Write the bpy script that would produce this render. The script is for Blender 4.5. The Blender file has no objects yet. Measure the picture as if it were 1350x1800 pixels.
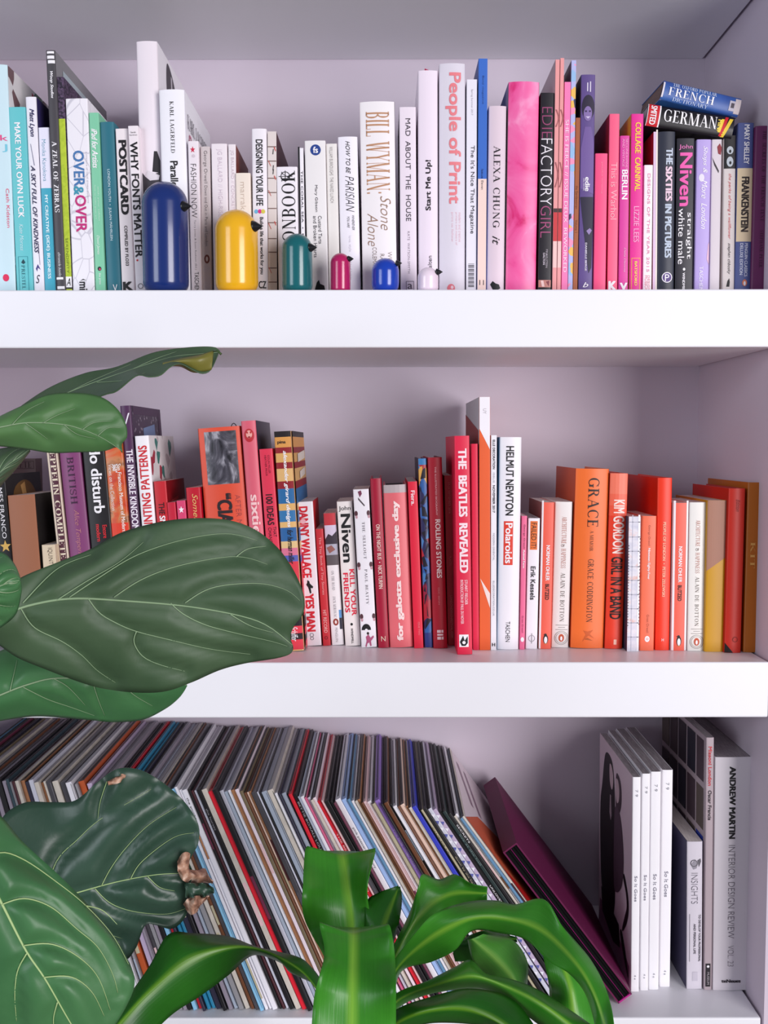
import bpy, bmesh, math, random
from mathutils import Vector, Matrix
rnd = random.Random(7)
scene = bpy.context.scene
COL = scene.collection

# ---------------------------------------------------------------- camera
F_PX, CXP, CYP = 1800.0, 675.0, 900.0
PITCH, YAW, ROLL = 0.0664, 0.0011, -0.0014
CAM = Vector((0.0, -1.374, 1.30))

def from_cam(x, y, z):
    """camera frame (x right, y forward, z up) -> world direction"""
    c, s = math.cos(PITCH), math.sin(PITCH)
    y, z = c*y + s*z, -s*y + c*z
    z, y = z, y
    c, s = math.cos(YAW), math.sin(YAW)
    return Vector((c*x - s*y, s*x + c*y, z))

def P(px, py, Y):
    """point of the photograph's pixel on the upright plane at depth Y"""
    u, v = px - CXP, py - CYP
    c, s = math.cos(ROLL), math.sin(ROLL)
    u, v = c*u + s*v, -s*u + c*v
    d = from_cam(u/F_PX, 1.0, -v/F_PX)
    return CAM + d*((Y - CAM.y)/d.y)

def P_on(px, py, Z):
    a, b = P(px, py, 0.0), P(px, py, 1.0)
    t = (Z - a.z)/(b.z - a.z)
    return a + (b - a)*t

cam_d = bpy.data.cameras.new('camera'); cam = bpy.data.objects.new('camera', cam_d); COL.objects.link(cam)
cam_d.sensor_fit = 'AUTO'; cam_d.sensor_width = 36.0; cam_d.lens = 36.0*F_PX/1800.0
cam_d.clip_start = 0.02
cr, sr = math.cos(ROLL), math.sin(ROLL)
right = from_cam(cr, 0, sr); up = from_cam(-sr, 0, cr); fwd = from_cam(0, 1, 0)
M = Matrix((right, up, -fwd)).transposed().to_4x4(); M.translation = CAM
cam.matrix_world = M
scene.camera = cam

# ---------------------------------------------------------------- light and exposure
scene.view_settings.view_transform = 'Standard'; scene.view_settings.look = 'None'
scene.view_settings.gamma = 1.0; scene.view_settings.use_curve_mapping = False
scene.view_settings.exposure = 0.10
world = bpy.data.worlds.new('room_light'); scene.world = world; world.use_nodes = True
world.node_tree.nodes['Background'].inputs[0].default_value = (0.80, 0.82, 1.0, 1)
world.node_tree.nodes['Background'].inputs[1].default_value = 0.20
def area(name, loc, target, sx, sy, power, colr):
    l = bpy.data.lights.new(name, 'AREA'); l.shape = 'RECTANGLE'; l.size = sx; l.size_y = sy
    l.energy = power; l.color = colr
    o = bpy.data.objects.new(name, l); COL.objects.link(o); o.location = loc
    o.rotation_euler = (Vector(target) - Vector(loc)).to_track_quat('-Z', 'Y').to_euler()
    return o
area('window_light', (2.50, -3.60, 1.32), (0.0, 0.0, 1.12), 2.0, 2.5, 158, (1.0, 0.965, 0.985))
area('left_fill_light', (-2.1, -2.3, 1.5), (-0.2, 0.0, 1.2), 1.2, 1.7, 34, (0.86, 0.92, 1.0))  # added bluish fill from the left, brightens the right wall; no known window

# ---------------------------------------------------------------- materials
def lin(c):
    c = c/255.0
    return c/12.92 if c <= 0.04045 else ((c + 0.055)/1.055)**2.4
def rgb(c): return (lin(c[0]), lin(c[1]), lin(c[2]), 1.0)
MATS = {}
def mat(c, rough=0.5, spec=0.35, name=None, wear=0.0, coat=0.0):
    key = ('m', tuple(c), rough, spec, wear, coat)
    if key in MATS: return MATS[key]
    m = bpy.data.materials.new(name or 'paint_%d_%d_%d' % tuple(c)); m.use_nodes = True
    nt = m.node_tree; b = nt.nodes['Principled BSDF']
    b.inputs['Base Color'].default_value = rgb(c); b.inputs['Roughness'].default_value = rough
    b.inputs['Specular IOR Level'].default_value = spec
    if coat: b.inputs['Coat Weight'].default_value = coat; b.inputs['Coat Roughness'].default_value = 0.12
    if wear:
        tc = nt.nodes.new('ShaderNodeTexCoord'); n = nt.nodes.new('ShaderNodeTexNoise')
        n.inputs['Scale'].default_value = 60; n.inputs['Detail'].default_value = 5
        nt.links.new(tc.outputs['Object'], n.inputs['Vector'])
        r = nt.nodes.new('ShaderNodeValToRGB')
        r.color_ramp.elements[0].position = 0.3; r.color_ramp.elements[1].position = 0.75
        k = 1.0 - wear
        col = rgb(c); r.color_ramp.elements[0].color = (col[0]*k, col[1]*k, col[2]*k, 1); r.color_ramp.elements[1].color = col
        nt.links.new(n.outputs['Fac'], r.inputs['Fac']); nt.links.new(r.outputs['Color'], b.inputs['Base Color'])
    MATS[key] = m
    return m
def ramp_mat(key, kind, scale, stops, rough=0.45, stretch=(1, 1, 1), feature=None, const=False, distort=0.0, coat=0.0, metric='Object'):
    """procedural pattern: noise / voronoi / wave through a colour ramp, in object space"""
    if key in MATS: return MATS[key]
    m = bpy.data.materials.new(key); m.use_nodes = True
    nt = m.node_tree; b = nt.nodes['Principled BSDF']; b.inputs['Roughness'].default_value = rough
    b.inputs['Coat Weight'].default_value = coat; b.inputs['Coat Roughness'].default_value = 0.1
    tc = nt.nodes.new('ShaderNodeTexCoord'); mp = nt.nodes.new('ShaderNodeMapping'); mp.inputs['Scale'].default_value = stretch
    nt.links.new(tc.outputs[metric], mp.inputs['Vector'])
    if kind == 'noise':
        t = nt.nodes.new('ShaderNodeTexNoise'); t.inputs['Scale'].default_value = scale; t.inputs['Detail'].default_value = 6
        t.inputs['Distortion'].default_value = distort; out = t.outputs['Fac']
    elif kind == 'voronoi':
        t = nt.nodes.new('ShaderNodeTexVoronoi'); t.inputs['Scale'].default_value = scale
        if feature: t.feature = feature
        out = t.outputs['Distance']
        if feature is None:
            s = nt.nodes.new('ShaderNodeSeparateColor'); nt.links.new(t.outputs['Color'], s.inputs[0]); out = s.outputs[0]
    else:
        t = nt.nodes.new('ShaderNodeTexWave'); t.inputs['Scale'].default_value = scale; t.bands_direction = 'Z'
        t.inputs['Distortion'].default_value = distort; out = t.outputs['Fac']
    nt.links.new(mp.outputs['Vector'], t.inputs['Vector'])
    r = nt.nodes.new('ShaderNodeValToRGB'); cr_ = r.color_ramp
    if const: cr_.interpolation = 'CONSTANT'
    while len(cr_.elements) < len(stops): cr_.elements.new(0.5)
    for e, (p, c) in zip(cr_.elements, stops): e.position = p; e.color = rgb(c)
    nt.links.new(out, r.inputs['Fac']); nt.links.new(r.outputs['Color'], b.inputs['Base Color'])
    MATS[key] = m
    return m
def wall_mat(key, c, rough=0.55, bump=0.08):
    m = bpy.data.materials.new(key); m.use_nodes = True; nt = m.node_tree; b = nt.nodes['Principled BSDF']
    b.inputs['Base Color'].default_value = rgb(c); b.inputs['Roughness'].default_value = rough
    b.inputs['Specular IOR Level'].default_value = 0.3
    tc = nt.nodes.new('ShaderNodeTexCoord'); n = nt.nodes.new('ShaderNodeTexNoise'); n.inputs['Scale'].default_value = 55; n.inputs['Detail'].default_value = 8
    bp = nt.nodes.new('ShaderNodeBump'); bp.inputs['Strength'].default_value = bump; bp.inputs['Distance'].default_value = 0.002
    nt.links.new(tc.outputs['Object'], n.inputs['Vector']); nt.links.new(n.outputs['Fac'], bp.inputs['Height']); nt.links.new(bp.outputs['Normal'], b.inputs['Normal'])
    return m

# ---------------------------------------------------------------- object helpers
def link(name, me, m=None, parent=None):
    o = bpy.data.objects.new(name, me); COL.objects.link(o)
    if m is not None and me is not None:
        for x in (m if isinstance(m, (list, tuple)) else [m]): me.materials.append(x)
    if parent is not None: o.parent = parent
    return o
def mesh(name, V, Fc, smooth=False, mi=None):
    me = bpy.data.meshes.new(name); me.from_pydata([tuple(v) for v in V], [], Fc)
    if mi is not None: me.polygons.foreach_set('material_index', mi)
    if smooth: me.polygons.foreach_set('use_smooth', [True]*len(Fc))
    me.update(); return me
def thing(name, label, cat, loc, group=None, roty=0.0, rotz=0.0):
    o = bpy.data.objects.new(name, None); COL.objects.link(o); o.location = loc
    o.rotation_euler = (0, roty, rotz); o.empty_display_size = 0.03
    o['label'] = label; o['category'] = cat
    if group: o['group'] = group
    return o
def struct(name, V, Fc, m, bevel=0.0):
    o = link(name, mesh(name, V, Fc), m); o['kind'] = 'structure'; o['label'] = STRUCT_LABEL.get(name, name.replace('_', ' '))
    if bevel:
        b = o.modifiers.new('bevel', 'BEVEL'); b.width = bevel; b.segments = 3
    return o
def box(x0, x1, y0, y1, z0, z1):
    V = [(x, y, z) for z in (z0, z1) for y in (y0, y1) for x in (x0, x1)]
    return V, [(0, 2, 3, 1), (4, 5, 7, 6), (0, 1, 5, 4), (2, 6, 7, 3), (0, 4, 6, 2), (1, 3, 7, 5)]

# ---------------------------------------------------------------- room shell
Z1, T, PITCHZ, DEP, XR, XL = 1.30 + 0.2042, 0.0763, 0.5005, 0.350, 0.5255, -0.68
Z2, Z3 = Z1 - PITCHZ, Z1 - 2*PITCHZ
ZT = Z1 + PITCHZ - T
STRUCT_LABEL = {
 'wall_back': 'pale lilac white back wall of the shelving alcove', 'wall_right': 'pale lilac white right side wall of the alcove',
 'wall_left': 'pale white left side wall of the alcove outside the frame', 'ceiling': 'white underside of the board above the topmost row of books',
 'trim_1': 'thick white shelf board under the topmost row of books', 'trim_2': 'thick white shelf board under the red and orange books',
 'trim_3': 'thick white shelf board under the leaning records', 'floor': 'plain grey floor under the plant pots'}
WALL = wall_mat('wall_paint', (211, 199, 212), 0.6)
GLOSS = wall_mat('shelf_paint', (240, 239, 244), 0.35, 0.05)
struct('wall_back', *box(XL - 0.1, XR + 0.12, DEP, DEP + 0.06, 0, 2.4), WALL)
struct('wall_right', *box(XR, XR + 0.12, 0.0, DEP, 0, 2.4), WALL)
struct('wall_left', *box(XL - 0.1, XL, 0.0, DEP, 0, 2.4), WALL)
for nm, z in (('ceiling', Z1 + PITCHZ), ('trim_1', Z1), ('trim_2', Z2), ('trim_3', Z3)):
    struct(nm, *box(XL, XR - 0.004, 0, DEP, z - T, z), GLOSS, 0.0025)
struct('floor', *box(-2.5, 2.5, -3.4, 0.41, -0.05, 0.0), wall_mat('floor_paint', (112, 102, 96), 0.6))
# ---------------------------------------------------------------- lettering
K, W = (24, 23, 27), (246, 243, 246)
PENDING = []      # (string, style, placement function, material, parent)
def fit(V, x0, y0):  # bounds
    xs = [v[0] for v in V]; ys = [v[1] for v in V]
    return min(xs), max(xs), min(ys), max(ys)
TH, TN = 0.15, 0.042
def serif_text(s):
    """thick-and-thin serif capitals, built stroke by stroke"""
    V, Fc = [], []
    def quad(a, b, c, d):
        n = len(V); V.extend([a, b, c, d]); Fc.append((n, n+1, n+2, n+3))
    def bar(x0, y0, x1, y1): quad((x0, y0), (x1, y0), (x1, y1), (x0, y1))
    def stem(ox, x, w, y0=0.0, y1=1.0, t=1, b=1):
        bar(ox+x-w/2, y0, ox+x+w/2, y1)
        if t: bar(ox+x-w/2-.07, y1-TN, ox+x+w/2+.07, y1)
        if b: bar(ox+x-w/2-.07, y0, ox+x+w/2+.07, y0+TN)
    def diag(ox, x0, y0, x1, y1, w, sf=''):
        quad((ox+x0-w/2, y0), (ox+x0+w/2, y0), (ox+x1+w/2, y1), (ox+x1-w/2, y1))
        if '0' in sf: bar(ox+x0-w/2-.07, y0, ox+x0+w/2+.07, y0+TN)
        if '1' in sf: bar(ox+x1-w/2-.07, y1-TN, ox+x1+w/2+.07, y1)
    def arc(ox, cx, cy, rx, ry, a0, a1, T=TH):
        n = max(6, int(abs(a1-a0)/18)); prev = None
        for i in range(n+1):
            a = math.radians(a0 + (a1-a0)*i/n); w = TN + (T-TN)*abs(math.cos(a))**1.3
            o = (ox+cx+rx*math.cos(a), cy+ry*math.sin(a)); q = (ox+cx+(rx-w)*math.cos(a), cy+(ry-min(w, TN*1.3))*math.sin(a))
            if prev: quad(prev[0], o, q, prev[1])
            prev = (o, q)
    x = 0.0
    for ch in s:
        a = .62
        if ch == 'I': a = .3; stem(x, .15, TH)
        elif ch == 'L': a = .58; stem(x, .15, TH); bar(x+.15, 0, x+.55, TN); bar(x+.51, 0, x+.55, .2)
        elif ch in 'EF':
            stem(x, .15, TH); bar(x+.15, 1-TN, x+.55, 1); bar(x+.51, .82, x+.55, 1); bar(x+.15, .5, x+.43, .5+TN); bar(x+.4, .42, x+.44, .6)
            if ch == 'E': bar(x+.15, 0, x+.57, TN); bar(x+.53, 0, x+.57, .2)
        elif ch == 'H': a = .8; stem(x, .15, TH); stem(x, .62, TH); bar(x+.15, .5, x+.62, .5+TN)
        elif ch == 'T': a = .68; stem(x, .33, TH, t=0); bar(x+.03, 1-TN, x+.63, 1); bar(x+.03, .8, x+.07, 1); bar(x+.59, .8, x+.63, 1)
        elif ch == 'N': a = .8; stem(x, .12, TN); stem(x, .64, TN, b=0); diag(x, .64, 0, .14, 1, TH)
        elif ch == 'M': a = .98; stem(x, .1, TN); stem(x, .82, TH); diag(x, .45, 0, .14, 1, TH); diag(x, .45, 0, .78, 1, TN)
        elif ch == 'A': a = .78; diag(x, .1, 0, .38, 1, TN, '0'); diag(x, .66, 0, .38, 1, TH, '0'); bar(x+.2, .33, x+.55, .33+TN)
        elif ch == 'V': a = .76; diag(x, .38, 0, .1, 1, TH, '1'); diag(x, .38, 0, .66, 1, TN, '1')
        elif ch == 'W': a = 1.02; diag(x, .3, 0, .08, 1, TH, '1'); diag(x, .3, 0, .5, 1, TN); diag(x, .7, 0, .5, 1, TH); diag(x, .7, 0, .92, 1, TN, '1')
        elif ch == 'X': a = .74; diag(x, .62, 0, .12, 1, TH, '01'); diag(x, .12, 0, .6, 1, TN, '01')
        elif ch == 'Y': a = .74; stem(x, .37, TH, 0, .48, t=0); diag(x, .37, .45, .1, 1, TH, '1'); diag(x, .37, .45, .64, 1, TN, '1')
        elif ch == 'K': a = .76; stem(x, .15, TH); diag(x, .24, .42, .6, 1, TN, '1'); diag(x, .62, 0, .3, .55, TH, '0')
        elif ch == 'Z': a = .64; bar(x+.06, 1-TN, x+.56, 1); bar(x+.06, 0, x+.58, TN); diag(x, .1, 0, .52, 1, TH)
        elif ch in 'OQ': a = .84; arc(x, .41, .5, .37, .51, 0, 360)
        elif ch == 'C': a = .76; arc(x, .41, .5, .37, .51, 45, 315); bar(x+.64, .7, x+.68, .95)
        elif ch == 'G': a = .82; arc(x, .41, .5, .37, .51, 45, 315); stem(x, .66, TH, .05, .45, b=0); bar(x+.65, .7, x+.69, .95)
        elif ch == 'D': a = .8; stem(x, .15, TH); arc(x, .3, .5, .44, .5, -90, 90); bar(x+.15, 1-TN, x+.32, 1); bar(x+.15, 0, x+.32, TN)
        elif ch in 'PRB':
            a = .66; stem(x, .15, TH); arc(x, .28, .75, .3, .25, -90, 90); bar(x+.15, 1-TN, x+.3, 1); bar(x+.15, .5, x+.3, .5+TN)
            if ch == 'B': arc(x, .28, .26, .34, .27, -90, 90); bar(x+.15, 0, x+.3, TN)
            if ch == 'R': a = .74; diag(x, .62, 0, .36, .52, TH, '0')
        elif ch == 'S': a = .6; arc(x, .3, .74, .25, .26, 30, 210, .09); arc(x, .3, .26, .26, .27, -150, 45, .09); diag(x, .44, .4, .17, .6, TH); bar(x+.5, .74, x+.54, .96); bar(x+.04, .05, x+.08, .27)
        elif ch == 'U': a = .8; stem(x, .15, TH, .3, 1, b=0); stem(x, .62, TN, .3, 1, b=0); arc(x, .37, .32, .29, .32, 180, 360)
        elif ch == 'J': a = .45; stem(x, .28, TH, .2, 1, b=0); arc(x, .15, .2, .2, .22, 200, 360)
        elif ch == '.': a = .22; bar(x+.05, 0, x+.17, .13)
        elif ch == ':': a = .24; bar(x+.05, 0, x+.17, .12); bar(x+.05, .5, x+.17, .62)
        elif ch == ' ': a = .4
        x += a + .06
    return V, Fc

def sliced(V, Fc, cuts, ax):
    """cut flat faces along lines so that they can follow a curved spine"""
    bm = bmesh.new(); vs = [bm.verts.new((v[0], v[1], 0)) for v in V]
    for f in Fc:
        try: bm.faces.new([vs[i] for i in f])
        except ValueError: pass
    for c in cuts:
        co = (c, 0, 0) if ax == 0 else (0, c, 0); no = (1, 0, 0) if ax == 0 else (0, 1, 0)
        bmesh.ops.bisect_plane(bm, geom=bm.verts[:] + bm.edges[:] + bm.faces[:], plane_co=co, plane_no=no, dist=1e-7)
    bm.verts.index_update(); out = [tuple(v.co[:2]) for v in bm.verts], [tuple(v.index for v in f.verts) for f in bm.faces]
    bm.free(); return out
def put_text(string, style, place, m, parent, name='lettering'):
    PENDING.append((string, style, place, m, parent, name))
def flush_text():
    tmp = []
    cache = {}
    for (s, st, place, m, par, nm) in PENDING:
        key = (s, ''.join(c for c in st if c in 'bitsx'))
        if key in cache or 's' in st: continue
        cu = bpy.data.curves.new('t', 'FONT'); cu.body = s; cu.resolution_u = 3; cu.size = 1
        cu.align_x = 'LEFT'
        if 't' in st: cu.offset = -0.014
        if 'i' in st: cu.shear = 0.35
        o = bpy.data.objects.new('t', cu); COL.objects.link(o); cache[key] = o; tmp.append(o)
    bpy.context.view_layer.update()
    dg = bpy.context.evaluated_depsgraph_get(); geo = {}
    for key, o in cache.items():
        me = bpy.data.meshes.new_from_object(o.evaluated_get(dg))
        geo[key] = ([tuple(v.co[:2]) for v in me.vertices], [tuple(p.vertices) for p in me.polygons]); bpy.data.meshes.remove(me)
    for o in tmp:
        cu = o.data; bpy.data.objects.remove(o); bpy.data.curves.remove(cu)
    for (s, st, place, m, par, nm) in PENDING:
        V, Fc = serif_text(s) if 's' in st else geo[(s, ''.join(c for c in st if c in 'bitsx'))]
        if not V: continue
        if 'b' in st or 'x' in st:      # heavier strokes: the outline is laid down a few times, slightly shifted
            e = .05 if 'x' in st else .026
            V0, F0 = V, Fc; V, Fc = [], []; layers = []
            for dx, dy in ((-e, -e*.4), (e, -e*.4), (-e, e*.4), (e, e*.4)) if 's' not in st else ((-e*.7, 0), (e*.7, 0)):
                layers.append(([(v[0]+dx, v[1]+dy) for v in V0], F0)); V = V + layers[-1][0]
        x0, x1, y0, y1 = fit(V, 0, 0)
        if 's' in st: y0, y1 = 0, 1
        V3, F3 = [], []
        for q_, (Va, Fa) in enumerate(layers if ('b' in st or 'x' in st) else [(V, Fc)]):
            if 'f' not in st:
                Va, Fa = sliced(Va, Fa, [y0 + (y1-y0)*q/6 for q in range(1, 6)] if 'h' not in st else [x0 + (x1-x0)*q/8 for q in range(1, 8)], 0 if 'h' in st else 1)
            n = len(V3); F3 += [tuple(i+n for i in f) for f in Fa]
            for v in Va:
                a_, b_, c_ = place((v[0]-x0)/(x1-x0), (v[1]-y0)/max(1e-6, y1-y0)); V3.append((a_, b_ - .00004*q_, c_))
        Fc = F3
        o = link(nm, mesh(nm, V3, Fc), m, par)
    PENDING.clear()

# ---------------------------------------------------------------- books
PAGES = ramp_mat('page_edges', 'noise', 60, [(0.3, (196, 184, 180)), (0.7, (236, 228, 224))], 0.8, (40, 1, 1))
PAGES_GREY = ramp_mat('page_edges_grey', 'noise', 60, [(0.3, (120, 112, 116)), (0.7, (190, 182, 186))], 0.7, (40, 1, 1))
def arc_n(a, b, n): return [a + (b-a)*i/n for i in range(n+1)]

class Book:
    """spine faces -Y, stands on z = 0, spine centre at x = 0"""
    def __init__(s, root, w, h, d, kind):
        s.root, s.w, s.h, s.d, s.kind = root, w, h, d, kind
        s.bulge = min(0.004, w*0.10) if kind == 'h' else (min(0.0015, w*0.04) if kind == 'p' else 0.0)
    def yf(s, x):
        q = min(1.0, abs(2*x/s.w))
        y = s.bulge*q*q
        r = 0.0012 if s.kind != 'm' else 0.0006
        e = s.w/2 - abs(x)
        if e < r: y += r - math.sqrt(max(0, r*r - (r-e)**2))
        return y
def book_body(B, cols, pages, lip=None):
    w, h, d, k = B.w, B.h, B.d, B.kind
    bt = 0.0026 if k == 'h' else (0.0007 if k == 'p' else 0.0005)
    bt = min(bt, w*0.2)
    inn, out = [], []
    n = 16
    xs = [-w/2*math.cos(math.pi*i/n) for i in range(n+1)]
    gro = []
    if k == 'h':   # french groove beside the spine of a hardcover
        gro = [(0.0040, 0.0), (0.0065, 0.0011), (0.0090, 0.0)]
    left = [(-w/2, d)] + [(-w/2 + g, y) for y, g in reversed(gro)]
    rightp = [(w/2 - g, y) for y, g in gro] + [(w/2, d)]
    out = left + [(x, B.yf(x)) for x in xs] + rightp
    inn = [(-w/2+bt, d)] + [(-w/2+bt+g, y) for y, g in reversed(gro)] + [(max(-w/2+bt, min(w/2-bt, x)), B.yf(x)+bt) for x in xs] + [(w/2-bt-g, y) for y, g in gro] + [(w/2-bt, d)]
    N = len(out); V = []; Fc = []; mi = []
    for z in (0, h):
        V += [(x, y, z) for x, y in out]; V += [(x, y, z) for x, y in inn]
    o0, i0, o1, i1 = 0, N, 2*N, 3*N
    nl, nr = len(left), N - len(rightp)
    for j in range(N-1):
        m_ = 1 if j < nl else (2 if j >= nr-1 else 0)
        Fc.append((o0+j, o0+j+1, o1+j+1, o1+j)); mi.append(m_)
        Fc.append((i0+j, i1+j, i1+j+1, i0+j+1)); mi.append(m_)
        Fc.append((o1+j, o1+j+1, i1+j+1, i1+j)); mi.append(m_)
        Fc.append((o0+j, i0+j, i0+j+1, o0+j+1)); mi.append(m_)
    for a in (0, N-1):
        Fc.append((o0+a, o1+a, i1+a, i0+a)); mi.append(1 if a == 0 else 2)
    me = mesh('cover', V, Fc, True, mi); me.set_sharp_from_angle(angle=math.radians(32)); link('cover', me, cols, B.root)
    g = 0.0035 if k == 'h' else 0.0004
    y0 = max(B.yf(w/2-bt), bt) + 0.0015
    y0 = max(y0, B.bulge + bt + 0.0008)
    x_ = w/2 - bt - (0.0012 if k == 'h' else 0.0001)
    link('page_block', mesh('page_block', *box(-x_, x_, y0, d - g, g, h - g)), pages, B.root)

def patch_on(B, name, x0, x1, z0, z1, m, off=0.00025, nx=8):
    V, Fc = [], []
    x0, x1 = max(x0, -B.w/2+.0002), min(x1, B.w/2-.0002)
    for i in range(nx+1):
        x = (x0+x1)/2 - (x1-x0)/2*math.cos(math.pi*i/nx)
        for z in (z0, z1): V.append((x, B.yf(x) - off, z))
    for i in range(nx): Fc.append((2*i, 2*i+2, 2*i+3, 2*i+1))
    return link(name, mesh(name, V, Fc), m, B.root)
def poly_on(B, name, pts, m, off=0.0004):
    pts = [(max(-B.w/2+.0003, min(B.w/2-.0003, x)), z) for x, z in pts]
    xs = [p[0] for p in pts]; a, b = min(xs), max(xs)
    V2, F2 = sliced(pts, [tuple(range(len(pts)))], [a + (b-a)*i/8 for i in range(1, 8)] + [B.w/2-.0012, -B.w/2+.0012], 0)
    V = [(x, B.yf(x) - off, z) for x, z in V2]
    return link(name, mesh(name, V, F2), m, B.root)

SHELF = {1: Z1, 2: Z2, 3: Z3}
GROUPS = {1: 'books on the topmost shelf', 2: 'books on the middle shelf', 3: 'books at the right end of the bottom shelf'}
def BK(sh, name, label, t, bt_, col, kind='p', b=None, d=0.13, text=(), deco=(), L=None, R=None, pat=None, pages=None, cat='book', rough=0.42, coat=0.0, shrink=0.0005, lpat=None, rpat=None, rsub=()):
    """t = (left x, right x, y) of the spine's top edge, bt_ = the same for its bottom edge, in the photograph"""
    zs = SHELF[sh]
    tl, tr, ty = t; bl, br, by = bt_
    if b is None: b = P_on((bl+br)/2, by, zs).y
    pt, pb = P((tl+tr)/2, ty, b), P((bl+br)/2, by, b)
    a = math.atan2(pt.x-pb.x, pt.z-pb.z)
    w = 0.5*((P(tr, ty, b).x - P(tl, ty, b).x) + (P(br, by, b).x - P(bl, by, b).x))*math.cos(a) - shrink
    lift = w/2*abs(math.sin(a))
    zb = zs + lift + 0.0002
    xb = pb.x + (zb - pb.z)*math.tan(a)
    h = (pt.z - zb)/math.cos(a)
    vis = (pt - pb).length
    d = min(d, DEP - b - 0.004)
    root = thing(name, label, cat, (xb, b, zb), GROUPS[sh], roty=a)
    B = Book(root, w, h, d, kind)
    mc = pat or mat(col, rough, 0.4, coat=coat)
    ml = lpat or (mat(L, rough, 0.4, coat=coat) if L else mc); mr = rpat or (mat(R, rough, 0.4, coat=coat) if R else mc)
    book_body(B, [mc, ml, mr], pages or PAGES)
    zf = lambda y: h - (y-ty)/(by-ty)*vis
    xf = lambda c: -w/2 + c*w
    B.zf, B.xf = zf, xf
    ppm = w/max(1e-6, 0.5*(tr-tl+br-bl))     # metres per pixel across this spine
    for qi, q in enumerate(deco):
        if q[0] == 'band':            # across the spine: y0, y1, colour, (x0, x1)
            x0, x1 = q[4] if len(q) > 4 else (0.0, 1.0)
            m_ = q[3] if not isinstance(q[3], tuple) else mat(q[3], rough, 0.4, coat=coat)
            patch_on(B, 'spine_band', xf(x0), xf(x1), max(0.0003, zf(q[2])), zf(q[1]), m_)
        elif q[0] == 'label':
            patch_on(B, 'printed_label', xf(q[1]), xf(q[2]), max(0.0003, zf(q[4])), zf(q[3]), mat(q[5]), 0.0004)
        elif q[0] == 'frame':         # outlined box
            x0, x1, y0, y1, c = q[1:6]; e = ppm*0.9
            X0, X1, Za, Zb = xf(x0), xf(x1), max(0.0004, zf(y1)), zf(y0); m_ = mat(c)
            for r_ in ((X0, X1, Zb-e, Zb), (X0, X1, Za, Za+e), (X0, X0+e, Za, Zb), (X1-e, X1, Za, Zb)): patch_on(B, 'outline', *r_, m_, 0.0004, 3)
        elif q[0] == 'disc':          # c, y, radius x px, radius y px, colour
            n = 20; X, Zc = xf(q[1]), zf(q[2])
            poly_on(B, 'emblem', [(X + q[3]*ppm*math.cos(2*math.pi*i/n), max(0.0003, Zc + q[4]*ppm*math.sin(2*math.pi*i/n))) for i in range(n)], mat(q[5]), q[6] if len(q) > 6 else 0.0004)
        elif q[0] == 'ring':
            n = 24; X, Zc = xf(q[1]), zf(q[2]); V, Fc = [], []
            for i in range(n):
                for r_ in (q[3], q[3]-q[4]):
                    x_ = X + r_*ppm*math.cos(2*math.pi*i/n); V.append((x_, B.yf(x_)-0.0005, max(0.0003, Zc + r_*ppm*math.sin(2*math.pi*i/n))))
            for i in range(n): j = (i+1) % n; Fc.append((2*i, 2*j, 2*j+1, 2*i+1))
            link('emblem', mesh('emblem', V, Fc), mat(q[5]), root)
        elif q[0] == 'poly':          # [(c, y)...], colour
            poly_on(B, 'emblem', [(xf(c), max(0.0003, zf(y))) for c, y in q[1]], mat(q[2]), q[3] if len(q) > 3 else 0.0004)
        elif q[0] == 'side':          # picture on a cover: 'L'/'R', [(depth share, height share from top)...], colour
            sx = (-1 if q[1] == 'L' else 1)*(w/2 + 0.0003 + .00006*qi)
            pp = list(q[2])
            if len(pp) > 5:      # rounded outlines
                n_ = len(pp); sm_ = []
                for i in range(n_):
                    p0, p1, p2, p3 = pp[i-1], pp[i], pp[(i+1) % n_], pp[(i+2) % n_]
                    for t in (0, .25, .5, .75): sm_.append(tuple(.5*(2*b_ + (c_-a_)*t + (2*a_-5*b_+4*c_-e_)*t*t + (3*b_-a_-3*c_+e_)*t**3) for a_, b_, c_, e_ in zip(p0, p1, p2, p3)))
                pp = [(min(1, max(0, u)), min(1, max(0, v))) for u, v in sm_]
            V = [(sx, max(0.011, u*d), h*(1-v)) for u, v in pp]
            m_ = q[3] if not isinstance(q[3], tuple) else mat(q[3])
            link('cover_picture', mesh('cover_picture', V, [tuple(range(len(V)))]), m_, root)
        elif q[0] == 'sidetext':      # string, u0,u1,v0,v1,colour,style on the right cover, reading front to back
            s_, u0, u1, v0, v1, c, st = q[1:8]
            put_text(s_, st, (lambda tx, ty_, u0=u0, u1=u1, v0=v0, v1=v1: (w/2+0.0012, d*(u0+(u1-u0)*tx), h*(1-(v1+(v0-v1)*ty_)))), mat(c), root)
    for tx in text:
        s_, y0, y1, c, hf, colr = tx[:6]; st = tx[6] if len(tx) > 6 else ''
        H = hf*w; xc = xf(c); za, zb_ = zf(y0), zf(y1); off = 0.0006
        if 'h' in st:
            def place(u, v, H=H, xc=xc, za=za, zb_=zb_): x = xc - H/2 + H*u; return (x, B.yf(x)-off, zb_ + (za-zb_)*v)
        elif 'u' in st:
            def place(u, v, H=H, xc=xc, za=za, zb_=zb_): x = xc + H/2 - H*v; return (x, B.yf(x)-off, zb_ + (za-zb_)*u)
        else:
            def place(u, v, H=H, xc=xc, za=za, zb_=zb_): x = xc - H/2 + H*v; return (x, B.yf(x)-off, za + (zb_-za)*u)
        put_text(s_, st, place, mat(colr, 0.5), root)
    return B

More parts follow.
